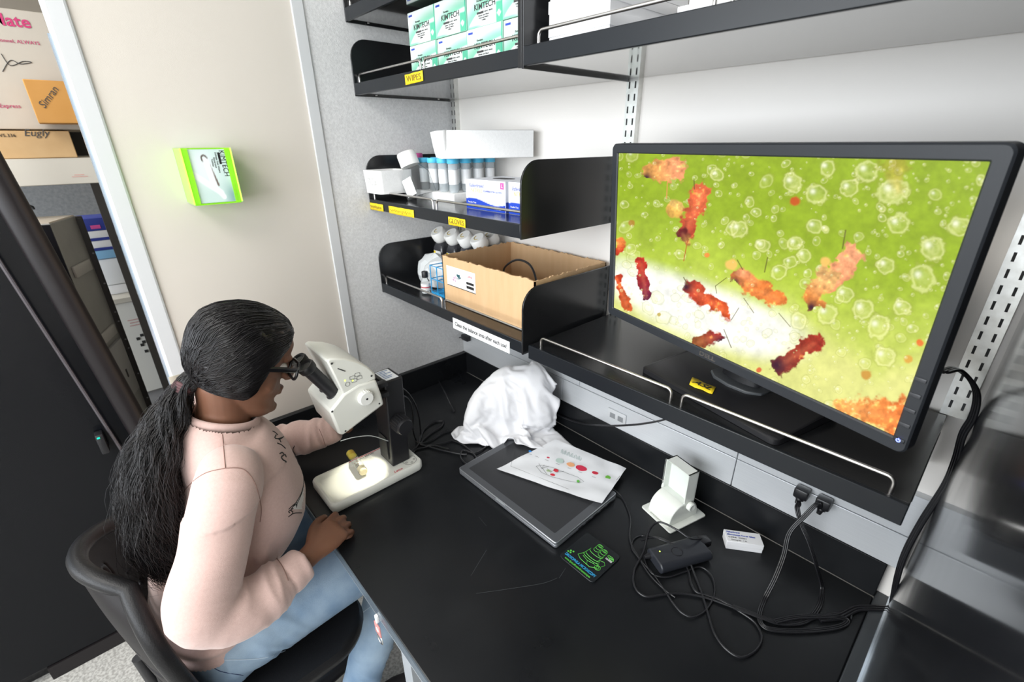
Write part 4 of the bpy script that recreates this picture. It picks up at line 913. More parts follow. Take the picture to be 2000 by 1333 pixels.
tr.bb(-tw / 2, tw / 2, yb + td - .003, yb + td, z0_, z0_ + th_).bb(-tw / 2, -tw / 2 + .003, yb, yb + td, z0_, z0_ + th_).bb(tw / 2 - .003, tw / 2, yb, yb + td, z0_, z0_ + th_).bb(-tw / 2, tw / 2, yb, yb + td, z0_, z0_ + .003).bb(-tw / 2, tw / 2, yb, yb + td, z0_ + th_ - .003, z0_ + th_)
build('tray', tr, M_ww, sv, smooth=0); build('inner_plate', MB().bb(-tw / 2 + .003, tw / 2 - .003, yb + .017, yb + .019, z0_ + .003, z0_ + th_ - .003), mat('frosted', (.82, .85, .80), .5), sv, smooth=0)
build('front_pane', MB().bb(-tw / 2 - .001, tw / 2 + .001, yb - .0035, yb - .0015, z0_ - .004, z0_ + th_ + .001), M_glass, sv, smooth=0)
build('hinge', MB().tube([(-tw / 2, yb + .002, z0_ - .002), (tw / 2, yb + .002, z0_ - .002)], .003, 10), M_ww, sv)
build('embossed_marks', (lambda m_: [m_.bb(-.024 + .0048 * k, -.0205 + .0048 * k, -bdep / 2 + .0045, -bdep / 2 + .0085, .0050, .0054) for k in range(9)] and m_)(MB()), mat('mark_grey', (.45, .46, .43), .5), sv, smooth=0)

# power adapter
ap = thing('power_adapter', 'black laptop power adapter with coiled leads on the bench', 'power adapter', (1.108, -.212, BZ), math.radians(64))
mb = MB(); secs = []
build('case', MB().prism([(y, z) for y, z in rrect(.062, .026, .012, 6, 0, .0145)], -.066, .066), mat('adapter_black', (.022, .024, .030), .36), ap, bev=.003)
build('indicator_light', MB().lathe([(.0018, .0275), (0, .0283)], (-.047, .010, 0), None, 10), mat('lime_led', (.4, .5, .05), .4, emit=(.7, 1, .1), estr=1.6), ap)
build('logo_ring', MB().tube([(-.010 + .012 * math.cos(a), -.002 + .012 * math.sin(a), .0277) for a in [k * PI / 12 for k in range(24)]], .0006, 5, closed=True), M_bgloss, ap)
build('mains_plug', MB().box((.073, .012, .020), (.026, .026, .018), .004), M_cable, ap)
build('strain_relief', MB().tube([(-.062, .018, .012), (-.080, .018, .011)], [.008, .004], 12), M_cable, ap)
# cover glass box
cq0, cq1, cq2 = onz(1412, 1050, .785), onz(1489, 1062, .785), onz(1489, 1045, .785)
q0 = onz(1417, 1072, BZ); q1 = onz(1488, 1082, BZ); exb = (q1 - q0).normalized(); wb = (q1 - q0).length
cg = thing('cover_glass_box', 'small white printed cover glass box near the back splash', 'box', (q0.x, q0.y, BZ), math.atan2(exb.y, exb.x))
build('carton', MB().bb(0, wb, 0, .036, 0, .024), M_wbox, cg, bev=.0012); build('lid_edge', MB().bb(-.0004, wb + .0004, -.0004, .0364, .011, .0243), M_wbox, cg, bev=.0008)
text('Fisherbrand', .0062, M_inkblue, cg, (.004, .0295, .0246), (1, 0, 0), (0, 1, 0), world=False, align='LEFT', bold=.00012); text('Microscope Cover Glass', .0062, M_inkblue, cg, (.004, .0215, .0246), (1, 0, 0), (0, 1, 0), world=False, align='LEFT', bold=.0001)
text('12-540-B   22X22-1', .0052, M_inkgrey, cg, (.004, .0135, .0246), (1, 0, 0), (0, 1, 0), world=False, align='LEFT'); text('Catalog No.   1 oz.', .0045, M_inkgrey, cg, (.010, .006, .0246), (1, 0, 0), (0, 1, 0), world=False, align='LEFT')

# white fabric dust cover, crumpled in a heap
dc = thing('dust_cover', 'crumpled white fabric dust cover heaped in the bench corner', 'dust cover', (.50, -.20, BZ))
M_cloth = mat('white_cloth', (.78, .78, .80), .6, bump=.15, bscale=500, sheen=.2)
def draped_cloth():
    """let a square of fabric fall over three rounded lumps (cable coils), the laptop and the bench; keep the resting shape"""
    tmp = []
    def solid(kind, c, d):
        bm = bmesh.new()
        if kind: bmesh.ops.create_icosphere(bm, subdivisions=2, radius=1)
        else: bmesh.ops.create_cube(bm, size=1)
        bmesh.ops.scale(bm, vec=d, verts=bm.verts); bmesh.ops.translate(bm, vec=c, verts=bm.verts)
        me = bpy.data.meshes.new('solid'); bm.to_mesh(me); bm.free(); o = bpy.data.objects.new('solid', me); C.objects.link(o); tmp.append(o)
        o.modifiers.new('c', 'COLLISION'); o.collision.thickness_outer = .003; o.collision.cloth_friction = 20
    solid(0, (.7, -.35, BZ - .025), (1.8, 1.1, .05)); solid(0, (.7, .05, 1.08), (1.8, .1, .64)); solid(0, (.7135, -.2875, BZ + .010), (.373, .245, .020))
    for c_, r_ in (((.505, -.085, .87), (.060, .060, .125)), ((.435, -.14, .86), (.065, .07, .120)), ((.405, -.215, .82), (.035, .06, .105))): solid(1, c_, r_)
    bm = bmesh.new(); bmesh.ops.create_grid(bm, x_segments=50, y_segments=50, size=.275)
    for v_ in bm.verts:
        x, y = v_.co.x, v_.co.y; a = .5
        v_.co = Vector((.462 + x * math.cos(a) - y * math.sin(a), -.185 + .60 * (x * math.sin(a) + y * math.cos(a)), 1.03 + .03 * noise.noise(Vector((x * 9, y * 9, 0))) + .12 * y))
    me = bpy.data.meshes.new('cloth'); bm.to_mesh(me); bm.free(); o = bpy.data.objects.new('cloth', me); C.objects.link(o); tmp.append(o)
    md = o.modifiers.new('cloth', 'CLOTH'); st = md.settings; cs_ = md.collision_settings
    st.quality = 4; st.mass = .15; st.tension_stiffness = 20; st.compression_stiffness = 20; st.shear_stiffness = 8; st.bending_stiffness = .25; st.air_damping = 1.5
    cs_.use_self_collision = True; cs_.self_distance_min = .004; cs_.distance_min = .003; cs_.self_friction = 5
    md.point_cache.frame_start = 1; md.point_cache.frame_end = 50
    for f in range(1, 37): scn.frame_set(f)
    out = bpy.data.meshes.new_from_object(o.evaluated_get(bpy.context.evaluated_depsgraph_get()))
    for t_ in tmp: bpy.data.objects.remove(t_)
    scn.frame_set(1); return out
cme = draped_cloth()
for v_ in cme.vertices: v_.co.z = max(v_.co.z, BZ + .002)
o = link('cloth_skin', cme, M_cloth, dc, True, smooth=180); o.modifiers.new('m', 'SUBSURF').levels = 1; o.modifiers[-1].render_levels = 1; o.modifiers.new('s', 'SOLIDIFY').thickness = .0008

# ---- cords
def cord(name, label, pts, r=.0028, m=None, n=10, cat='cord', grp=None, flat=None, parent=None, seg=8):
    q = crom(pts, n)
    mb = MB()
    if flat:   # ribbed flat cord: strands side by side
        k = flat
        for s in range(k):
            off = (s - (k - 1) / 2) * r * 1.7; pp = []; side = Vector((.8, .45, .3))
            for i, p in enumerate(q):
                tdir = (q[min(i + 1, len(q) - 1)] - q[max(i - 1, 0)]); tdir.normalize(); side = side - tdir * side.dot(tdir); side.normalize()
                want = tdir.cross(Vector((0, 0, 1)))
                if want.length > .5:
                    want.normalize(); want = want if want.dot(side) > 0 else -want; side = (side * .75 + want * .25).normalized()
                pp.append(p + side * off)
            mb.tube(pp, r, seg)
    else: mb.tube(q, r, seg)
    if parent is not None: return build(name, mb, m or M_cable, parent, True, smooth=80)
    lowest = min(q, key=lambda p: p.z); t = thing(name, label, cat, lowest.to_tuple(), group=grp)
    build('cable', mb, m or M_cable, t, True, smooth=80); return t
def bz(*ps, z=BZ + .004): return [onz(p[0], p[1], z if len(p) == 2 else p[2]) for p in ps]
Z4 = lambda x, y, *z: (1180 + x / 2.777, 840 + y / 2.777) + tuple(z)
cord('lead', '', bz((1196, 955, .775), Z4(95, 365), Z4(140, 470), Z4(140, 600), Z4(200, 710), Z4(265, 780), Z4(330, 875), Z4(380, 950), Z4(430, 1000), Z4(490, 1015), Z4(560, 970), Z4(600, 880), Z4(580, 790), Z4(520, 745), Z4(440, 770), Z4(340, 800), Z4(260, 780), Z4(222, 710), Z4(235, 680)), .0020, parent=ap)
cord('mains_cord', '', bz(Z4(550, 590, .782), Z4(470, 590, .80), Z4(390, 540, .805), Z4(300, 502, .80), Z4(245, 545, .79), Z4(215, 660, .77), Z4(165, 760), Z4(165, 850), Z4(225, 905), Z4(330, 895), Z4(430, 890), Z4(560, 915), Z4(700, 965), Z4(830, 1010), Z4(900, 1035), Z4(1000, 1060), Z4(1110, 1035), Z4(1230, 1000), Z4(1330, 1000), Z4(1340, 1030)), .0024, parent=ap)
cord('looped_cord', 'black cord making the big loop nearest the bench front', bz(Z4(200, 600, .775), Z4(280, 585, .78), Z4(380, 625, .78), Z4(450, 690, .775), Z4(500, 810), Z4(540, 920), Z4(570, 1020), Z4(600, 1110), Z4(660, 1190), Z4(740, 1235), Z4(820, 1200), Z4(855, 1130), Z4(820, 1050), Z4(740, 990), Z4(640, 930), Z4(560, 900), Z4(500, 880), Z4(470, 830), Z4(455, 760), Z4(425, 705, .768)), .0024)
cord('looped_cord', 'grey-lit thin cord arching left around the adapter end', bz(Z4(385, 910), Z4(330, 870), Z4(250, 790), Z4(190, 700), Z4(150, 640), Z4(165, 590), Z4(215, 575), Z4(290, 590, .80), Z4(370, 620, .80)), .0018)
cord('cord', '', [Vector((1.405, -.14, 1.33)), ony(1870, 722, -.10), ony(1897, 745, -.085), ony(1908, 775, -.075), ony(1900, 815, -.07), ony(1880, 850, -.065), ony(1866, 900, -.06), ony(1845, 950, -.06), ony(1800, 1020, -.055), ony(1768, 1080, -.05), ony(1752, 1130, -.045), onz(1742, 1180, .772), onz(1738, 1190, .766), onz(1700, 1188, BZ + .007), onz(1672, 1190, BZ + .005), onz(1640, 1205, BZ + .005), onz(1600, 1210, BZ + .005)], .0026, flat=3, parent=mon)
plugs = []
for k, (x, nm_) in enumerate(((1.264, 'left'), (1.306, 'right'))):
    t = thing('mains_plug', 'black mains plug in the wall channel, %s of the two under the shelf' % nm_, 'plug', (x, 0, .936), group='mains plugs under the lower right shelf'); plugs.append(t)
    build('plug_body', MB().bb(-.014, .014, -.026, -.001, -.012, .012, .004), M_cable, t); build('strain_relief', MB().tube([(0, -.018, -.008), (-.002, -.022, -.026)], [.008, .0045], 12), M_cable, t)
    build('collar', MB().tube([(0, -.019, -.012), (-.0005, -.020, -.015)], .0088, 12), M_bplastic, t)
cord('cord', '', [Vector((1.264, -.022, .915)), ony(1560, 985, -.035), ony(*Z4(1048, 430), -.045), ony(*Z4(1072, 520), -.055), ony(*Z4(1110, 610), -.062), ony(*Z4(1152, 740), -.068), onz(*Z4(1182, 860), BZ + .004), onz(*Z4(1165, 960), BZ + .004), onz(*Z4(1090, 1040), BZ + .004), onz(*Z4(960, 1050), BZ + .004), onz(*Z4(860, 1020), BZ + .006), onz(*Z4(700, 960), BZ + .008)], .0019, flat=3, parent=plugs[0])
cord('cord', '', [Vector((1.306, -.022, .915)), ony(*Z4(1160, 400), -.035), ony(*Z4(1085, 470), -.055), ony(*Z4(1005, 560), -.078), ony(*Z4(975, 680), -.105), ony(*Z4(930, 800), -.140), ony(*Z4(870, 920), -.175), onz(*Z4(842, 1010), BZ + .005), onz(*Z4(870, 1070), BZ + .004), onz(*Z4(960, 1090), BZ + .004), onz(*Z4(1120, 1090), BZ + .004), onz(*Z4(1270, 1070), BZ + .004), onz(*Z4(1320, 1035), BZ + .004), onz(*Z4(1240, 1015), BZ + .008), onz(*Z4(1060, 1015), BZ + .008), onz(*Z4(930, 1040), BZ + .008)], .0019, flat=3, parent=plugs[1])
cord('data_cable', 'pair of black cables running from the white cover to under the shelf', bz((1050, 800, .79), (1090, 812, .80), (1130, 826, .81)) + [ony(1180, 832, -.05), ony(1240, 830, -.06), ony(1290, 822, -.08), ony(1320, 812, -.12)], .0024, flat=2)
# cables behind the microscope
Z5 = lambda x, y, *z: (580 + x / 4.04, 670 + y / 4.04) + tuple(z)
cord('microscope_cable', 'upper black cable arching from the microscope head down behind it', [onx(*Z5(620, 330), .40), onx(*Z5(700, 335), .40), onx(*Z5(800, 345), .38), onx(*Z5(880, 400), .36), onx(*Z5(940, 500), .34), onx(*Z5(965, 600), .32)] + bz(Z5(975, 720, .775), Z5(970, 790), Z5(1040, 820), Z5(1150, 850), Z5(1290, 878), Z5(1340, 880)), .0026)
cord('microscope_cable', 'lower black cable looping from the microscope head to the bench', [onx(*Z5(640, 430), .40), onx(*Z5(720, 405), .40), onx(*Z5(830, 415), .38), onx(*Z5(890, 460), .36), onx(*Z5(915, 560), .34), onx(*Z5(915, 680), .32)] + bz(Z5(940, 770), Z5(990, 810), Z5(1080, 810), Z5(1200, 840)), .0024)
cord('cable_tangle', 'tangle of black cables on the bench behind the microscope', bz(Z5(890, 870), Z5(960, 800), Z5(1000, 690), Z5(1080, 630), Z5(1150, 620), Z5(1140, 660), Z5(1050, 720), Z5(980, 790), Z5(1060, 770), Z5(1160, 710), Z5(1250, 690), Z5(1300, 700), Z5(1250, 760), Z5(1120, 800), Z5(990, 830), Z5(930, 850), Z5(910, 900)), .0024)
cord('cable_tangle', 'loops of black cable under the left edge of the white cover', bz((960, 865), (930, 885), (905, 880), (900, 895), (915, 908), (930, 895), (905, 870), (880, 860)), .0026)
t = cord('extension_cable', 'thin black cord rising from the bench corner to a plug under the lowest shelf', [Vector((.035, -.005, .925)), ony(890, 662, -.02), ony(862, 680, -.04), ony(845, 705, -.06), ony(850, 730, -.09)] + bz((868, 765, .80), (880, 790, .775), (888, 805, .764)), .0022)
build('plug_body', MB().bb(.02, .062, -.02, 0.0, .915, .937, .004), M_cable, t, True)

# ================================================================== LEFT WALL HOLDER
kh = thing('tissue_holder', 'neon green acrylic holder on the beige wall with a tissue box inside', 'holder', (0, -.76, 1.51))
M_neonp = mat('neon_acrylic', (.62, 1.0, .12), .12, trans=.75, ior=1.45, emit=(.35, 1.0, .02), estr=.07)  # slight emission stands in for daylight shining through the acrylic
M_neone = mat('neon_edge', (.45, 1.0, .10), .2, emit=(.42, 1.0, .08), estr=.9)  # emission imitates light gathered at the acrylic edges; not a lamp
hy0, hy1, hz0, hz1, hd = -.815, -.705, 1.512, 1.622, .082
hy0, hy1 = onx(352, 290, .085).y, onx(447, 287, .085).y; hz1 = onx(352, 290, .085).z; hz0 = onx(360, 402, .085).z
build('front_lip', MB().bb(hd, hd + .003, hy0, hy0 + .012, hz0, hz1), M_neonp, kh, True, smooth=0)
build('front_lip', MB().bb(hd, hd + .003, hy1 - .012, hy1, hz0, hz1), M_neonp, kh, True, smooth=0)
build('side_wall', MB().bb(.001, hd + .003, hy0 - .003, hy0, hz0, hz1), M_neonp, kh, True, smooth=0); build('side_wall', MB().bb(.001, hd + .003, hy1, hy1 + .003, hz0, hz1), M_neonp, kh, True, smooth=0)
build('bottom_wall', MB().bb(.001, hd, hy0, hy1, hz0 - .003, hz0), M_neonp, kh, True, smooth=0); build('back_wall', MB().bb(.0005, .0035, hy0, hy1, hz0, hz1), M_neonp, kh, True, smooth=0)
for y in (hy0 - .003, hy1): build('glowing_edge', MB().bb(hd + .003, hd + .0042, y, y + .003, hz0, hz1), M_neone, kh, True, smooth=0)
build('glowing_edge', MB().bb(.003, hd, hy0, hy1, hz1, hz1 + .0012).bb(.001, .003, hy0, hy1, hz1, hz1 + .0012), M_neone, kh, True, smooth=0) if False else None
kt = thing('tissue_box', 'single tissue box held inside the neon green wall holder, picture of a tissue on it', 'tissue box', (.006, (hy0 + hy1) / 2, hz0))
build('carton', MB().bb(.0045, hd - .0012, hy0 + .002, hy1 - .002, hz0 + .001, hz1 - .003), mat('kim_teal', (.50, .68, .62), .5), kt, True, smooth=0)
n, k = 60, 60; u, v = np.meshgrid(np.linspace(0, 1, n), np.linspace(0, 1, k), indexing='ij')
P = np.stack([np.full_like(u, hd - .0008), hy0 + .003 + u * (hy1 - hy0 - .006), hz0 + .002 + v * (hz1 - hz0 - .006)], -1)
c = np.ones(u.shape + (3,)) * np.array([.62, .78, .74]); 
def ov2(a, kk):
    global c
    a = a[..., None]; c = c * (1 - a) + np.array(kk) * a
ov2(smooth01(u, .6, .9) * smooth01(1 - v, .5, .9), (.25, .42, .42)); ov2(1 - smooth01(np.hypot(u - .35, v - .65), .1, .5), (.78, .88, .86))
def seg_d(x0, y0, x1, y1):
    dx, dy = x1 - x0, y1 - y0; t_ = np.clip(((u - x0) * dx + (v - y0) * dy) / (dx * dx + dy * dy), 0, 1); return np.hypot(u - x0 - t_ * dx, v - y0 - t_ * dy)
ov2(1 - smooth01(np.abs(np.hypot(u - .42, v - .84) - .06), .01, .025), (.12, .09, .08)); ov2(1 - smooth01(seg_d(.49, .78, .60, .33), .015, .03), (.16, .11, .09))
ov2(1 - smooth01(seg_d(.10, .55, .62, .18), .05, .075), (.88, .90, .92)); ov2(1 - smooth01(seg_d(.45, .78, .50, .30), .05, .085), (.88, .90, .92)); ov2(1 - smooth01(seg_d(.55, .25, .66, .10), .04, .07), (.90, .92, .93))
painted('front_print', P, c, paint_mat('holder_print', .5), kt)
fy = lambda a: hy0 + .003 + a * (hy1 - hy0 - .006); fz = lambda a: hz0 + .002 + a * (hz1 - hz0 - .006)
text('KIMTECH', .0165, M_ink, kt, (hd - .0004, fy(.84), fz(.74)), (0, 0, -1), (0, 1, 0), sx=.85)
build('bar', MB().bb(hd - .0008, hd - .0004, fy(.74), fy(.79), fz(.73), fz(.95)), M_ink, kt, True, smooth=0)
text('Delicate Task Wipers\nEssuie-tout\nToallitas', .0052, M_ink, kt, (hd - .0004, fy(.64), fz(.76)), (0, 0, -1), (0, 1, 0))

# ================================================================== ALCOVE ON THE LEFT
# shelf beam with boxes
al = thing('storage_shelf', 'cream storage shelf with thick front beam, behind the white door frame at upper left', 'shelf', (-.85, -1.3, 1.555))
M_beam = mat('cream_paint', (.52, .49, .43), .45)
bx_ = -.56
build('front_beam', MB().bb(bx_ - .02, bx_, -1.75, -.925, 1.540, 1.614), M_beam, al, True, bev=.002); build('shelf_board', MB().bb(-.97, bx_ - .021, -1.75, -.925, 1.590, 1.614), M_beam, al, True)
build('post', MB().bb(-.93, -.89, -1.76, -1.72, 0, 2.3), M_beam, al, True)
build('back_panel', MB().bb(-.985, -.975, -1.75, -.90, 1.60, 1.90), mat('gap_shade', (.02, .018, .016), .6), al, True)  # added dark sheet, its colour stands in for shade in the gap behind the boxes
rp = onx(6, 340, bx_ + .001); build('ring_mark', MB().tube([(bx_ + .001, rp.y + .013 * math.cos(a), rp.z + .013 * math.sin(a)) for a in [k * PI / 14 for k in range(28)]], .0016, 6, closed=True), M_ink, al, True)
build('faded_mark', MB().bb(bx_, bx_ + .0008, -1.005, -.968, 1.560, 1.562).bb(bx_, bx_ + .0008, -.998, -.975, 1.565, 1.567), mat('faded_rose', (.55, .32, .28), .6), al, True, smooth=0)
def cbox(name, label, x0, x1, y0, y1, z0, z1, m, grp=None, seam=True):
    t = thing(name, label, 'box', ((x0 + x1) / 2, (y0 + y1) / 2, z0), group=grp)
    build('carton', MB().bb(x0, x1, y0, y1, z0, z1), m, t, True, bev=.002)
    return t
wb = cbox('shipping_box', 'large white shipping box with magenta lettering on the storage shelf, upper left', -.95, -.615, -1.35, onx(103, 80, -.615).y, 1.692, onx(60, 22, -.615).z, mat('white_carton', (.47, .43, .37), .7, col2=(.41, .37, .32), nscale=6))
wb.rotation_euler = (0, 0, 0)
M_mag = mat('magenta_ink', (.45, .03, .13), .6)
p = onx(59, 45, -.614); text('Mate', .040, M_mag, wb, (-.6135, p.y, p.z), (0, 1, 0), (0, 0, 1), bold=.0008, align='RIGHT')
p = onx(20, 80, -.614); text('For trained personnel, ALWAYS', .012, M_mag, wb, (-.6135, p.y - .02, p.z), (0, 1, 0), (0, 0, 1))
p = onx(10, 207, -.614); text('BioExpress', .014, M_mag, wb, (-.6135, p.y + .0, p.z), (0, 1, 0), (0, 0, 1))
mb = MB(); mb.tube(crom([onx(a, b, -.6135) for a, b in ((2, 105), (20, 128), (45, 120), (62, 122), (40, 125), (20, 118), (5, 140))], 5), .0009, 5); build('scribble', mb, M_inkgrey, wb, True)
ob = cbox('cardboard_carton', 'orange-brown carton with handwriting, standing in front of the white shipping box', -.60, -.50, onx(45, 160, -.50).y, -.937, onx(60, 240, -.50).z, onx(60, 155, -.50).z, M_card2)
p = onx(95, 190, -.499); text('Simran', .024, M_inkgrey, ob, (-.4985, p.y, p.z), (0, .62, .70), (0, -.70, .62), shear=.2)
cbx = cbox('cardboard_carton', 'long pale carton lying directly on the cream storage shelf', -.86, -.545 - .03, -1.40, onx(150, 300, -.575).y, 1.6145, 1.688, M_card3)
p = onx(70, 260, -.574); text('Eugly', .026, M_inkgrey, cbx, (-.5735, p.y, p.z), (0, 1, 0), (0, 0, 1), shear=.3)
p = onx(12, 265, -.574); text('W5.336', .012, M_ink, cbx, (-.5735, p.y, p.z), (0, 1, 0), (0, 0, 1))
# grey perforated panel behind
gp = thing('mesh_panel', 'grey perforated metal panel below the cream shelf beam', 'panel', (-1.45, -1.3, 0))
build('sheet', MB().bb(-1.46, -1.45, -2.0, -.72, 0, 1.58), mat('grey_mesh', (.20, .21, .22), .5, .4, (.30, .31, .32), 90), gp, True)
ep = thing('dark_post', 'narrow dark post just inside the white door frame', 'post', (-.96, onx(199, 400, -.95).y, 0))
build('post', MB().bb(-.98, -.94, onx(199, 400, -.95).y - .012, onx(199, 400, -.95).y + .012, 0, 1.58), mat('dark_post', (.06, .055, .05), .5), ep, True)
# grey instrument tower with black front
tw_ = thing('instrument_tower', 'tall black-fronted instrument with a grey side and beige lid', 'instrument', (-.62, -1.11, 0), math.radians(-38))
pc = onx(97, 437, -.50)
tw_.location = (pc.x, pc.y, 0); tz = pc.z
tw_.rotation_euler = (0, 0, math.radians(-20))
M_gside = mat('grey_side', (.30, .30, .29), .35, .6, (.38, .38, .36), 12); M_bfront = mat('black_front', (.012, .012, .015), .25)
# local: corner edge at origin; +x' toward the viewer side; body extends to -x',-y' and side face along +y'
build('body', MB().bb(-.17, 0, -.22, 0, 0, tz), M_gside, tw_, bev=.002)
build('black_front', MB().bb(0, .004, -.22, 0, 0, tz - .004), M_bfront, tw_)
build('lid', MB().bb(-.168, -.002, -.218, -.002, tz, tz + .003), mat('beige_lid', (.62, .55, .46), .5), tw_)
for zz_ in (tz - .17, tz - .40): build('clip', MB().bb(-.14, -.02, 0, .008, zz_, zz_ + .035, .002), mat('clip_grey', (.45, .44, .42), .4, .4), tw_)
build('handle', MB().bb(-.14, -.03, 0, .012, tz - .62, tz - .42, .002), mat('handle_grey', (.36, .36, .36), .35, .5), tw_)
build('lock', MB().bb(-.09, -.08, .012, .013, tz - .55, tz - .52), M_dark, tw_)
cr = thing('cable_roll', 'black clip lying on the beige lid of the instrument', 'clip', (pc.x - .03, pc.y - .06, tz + .003))
cr.location = onz(38, 412, tz + .004)
build('bar', MB().tube([(0, -.03, .012), (0, .03, .014)], .006, 8), M_bplastic, cr); build('hook', MB().tube([(0, .03, .014), (.0, .036, .010), (.0, .037, .001)], .004, 8), M_bplastic, cr)
# black perforated curtain strip
pl = thing('perforated_upright', 'black perforated upright strip between the grey instrument and the blue boxes', 'upright', (-.70, -1.0, 0))
pa, pb_ = onx(146, 425, -.66), onx(300, 790, -.66)
mb = MB().bb(-.70, -.66, pa.y - .018, pa.y + .018, 0, pa.z); build('strip', mb, mat('strip_black', (.014, .014, .015), .45), pl, True, bev=.003)
hm = MB(); z_ = .3
while z_ < pa.z - .05: hm.lathe([(.003, 0), (0, .0004)], (-.6599, pa.y - .002 + .014 * (-1) ** int(z_ * 40), z_), Matrix.Rotation(PI / 2, 3, 'Y'), 8); z_ += .035
stuff(build('hole', hm, mat('hole_grey', (.15, .15, .16), .5), pl, True))
sheetc = onx(215, 600, -.68)
bgm = thing('white_liner', 'narrow strip of white plastic liner hanging beside the black upright', 'liner', (-.64, sheetc.y, .6))
lin = [[(-.645 + .01 * math.sin(k * .8), yy + .006 * math.sin(k * .9), 1.38 - k * .028) for yy in (pa.y - .055, pa.y - .045, pa.y - .033)] for k in range(26)]
o = build('liner_skin', MB().grid(lin), M_bag, bgm, True); o.modifiers.new('s', 'SOLIDIFY').thickness = .001
# white cabinet with ports, on it boxes
wcx = -.98; ca = onx(232, 592, wcx); cb2 = onx(270, 580, wcx); cc2 = onx(333, 748, wcx); cd2 = onx(305, 762, wcx)
wc = thing('white_instrument', 'white instrument with small control ports beyond the door frame', 'instrument', (wcx - .2, (ca.y + cb2.y) / 2, 0))
yA, yB, zT, zB = ca.y - .06, onx(268, 575, wcx).y, ca.z, cd2.z
build('cabinet_body', MB().bb(wcx - .4, wcx, yA, yB, zB, zT), M_white, wc, True, bev=.004); build('top_board', MB().bb(wcx - .4, wcx + .01, yA, yB + .01, zT, zT + .018), mat('cream_top', (.6, .57, .5), .5), wc, True)
build('plinth', MB().bb(wcx - .38, wcx - .02, yA + .02, yB - .02, 0, zB), mat('plinth_grey', (.35, .35, .36), .5), wc, True)
for a, b in ((277, 655), (281, 668), (270, 662), (286, 686), (278, 674)):
    p = onx(a, b, wcx + .0005); build('port', MB().bb(wcx, wcx + .002, p.y - .006, p.y + .006, p.z - .006, p.z + .006), M_dark, wc, True, smooth=0)
p = onx(268, 628, wcx); build('faded_mark', MB().bb(wcx, wcx + .001, p.y - .03, p.y + .03, p.z + .008, p.z + .012).bb(wcx, wcx + .001, p.y - .025, p.y + .028, p.z - .004, p.z).bb(wcx, wcx + .001, p.y - .028, p.y + .02, p.z - .016, p.z - .012), mat('faded_red', (.60, .38, .36), .6), wc, True, smooth=0)
def sbox(label, a, b, c_, d_, m, x=-.9, dep=.12):
    y0_ = onx(a, (b + d_) / 2, x).y; y1_ = onx(c_, (b + d_) / 2, x).y; z1_ = onx((a + c_) / 2, b, x).z; z0_ = onx((a + c_) / 2, d_, x).z
    t = thing('supply_box', label, 'box', (x, (y0_ + y1_) / 2, z0_)); build('carton', MB().bb(x - dep, x, y0_, y1_, z0_ + .0005, z1_), m, t, True, bev=.002); return t, (x, y0_, y1_, z0_, z1_)
M_nb = mat('navy_box', (.03, .05, .30), .5)
zb_ = zT + .018
yl, yr = onx(170, 480, -1.05).y, onx(238, 480, -1.05).y
stack = [('white round-cornered tub, lowest of the things stacked on the white instrument', .115, mat('tub_white', (.80, .82, .84), .3)), ('pale blue box, second from the bottom of the stack on the white instrument', .035, mat('pale_blue_box', (.25, .50, .75), .5)),
         ('white and blue box, third from the bottom of the stack on the white instrument', .040, M_wbox), ('white and navy box, fourth from the bottom of the stack on the white instrument', .040, M_wbox), ('navy box with a pink mark on top of the stack on the white instrument', .05, M_nb)]
z_ = zb_ + .04
build('low_tray', MB().bb(-1.30, -1.06, yl, yr, zb_ + .0005, z_ - .001, .003), M_wbox, thing('white_tray', 'low white tray directly on top of the white instrument', 'tray', (-1.15, (yl + yr) / 2, zb_)), True)
tgt = onx(200, 425, -1.05).z; tot = sum(s_[1] for s_ in stack); kf = (tgt - z_) / tot
for lb, h_, m_ in stack:
    t = thing('supply_box', lb, 'box', (-1.12, (yl + yr) / 2, z_)); h_ *= kf
    o = build('carton', MB().bb(-1.2, -1.05, yl, yr, z_ + .0005, z_ + h_ - .0005, .012 if 'tub' in lb else .001), m_, t, True)
    if m_ is M_wbox: build('band', MB().bb(-1.0499, -1.0485, yl, yr, z_ + .001, z_ + h_ * .3), M_nb, t, True, smooth=0)
    if 'navy box with' in lb: build('pink_mark', MB().bb(-1.0499, -1.0485, yl + .03, yl + .06, z_ + .008, z_ + h_ * .45), mat('pink_ink', (0.75, 0.10, 0.35), .5), t, True, smooth=0)
    z_ += h_
# big black glass-fronted cabinet in the left foreground
bc = thing('black_cabinet', 'big black glossy cabinet with a rounded door frame in the left foreground', 'cabinet', (-.36, -1.3, 0))
M_gdoor = mat('black_glass_door', (.004, .0045, .006), .24, spec=.25, bump=.25, bscale=25)
zc = 1.50

lean = []
M_fr = mat('frame_black', (.012, .010, .011), .38, spec=.35)
A0, A1 = onx(-3, 430, -.33), onx(250, 893, -.33); B0, B1 = onx(-3, 395, -.33), onx(325, 850, -.33)
post = thing('door_frame_post', 'rounded glossy black upright leaning along the edge of the black cabinet', 'upright', (-.33, -1.0, .0))
ya = -1.135
def ptp(px, py): return onx(px, py, -.315)
top_, bot_ = (ptp(22, 395) , ptp(285, 860)); dirv = (bot_ - top_).normalized(); bot2 = top_ + dirv * ((top_.z - .02) / -dirv.z); top2 = top_ - dirv * .35
build('bar', MB().tube([top2, top_, bot_, bot2], [.030] * 4, 20, flat=(.75, (1, 0, 0))), M_fr, post, True)
tp2, bt2 = (onx(5, 520, -.32), onx(215, 845, -.32)); dv2 = (bt2 - tp2).normalized()
build('seam_bead', MB().tube([tp2 - dv2 * .4, tp2 + dv2 * 1.1], .005, 8), mat('bead_grey', (.10, .09, .10), .3, .5), post, True)
lt = onx(195, 862, -.30)
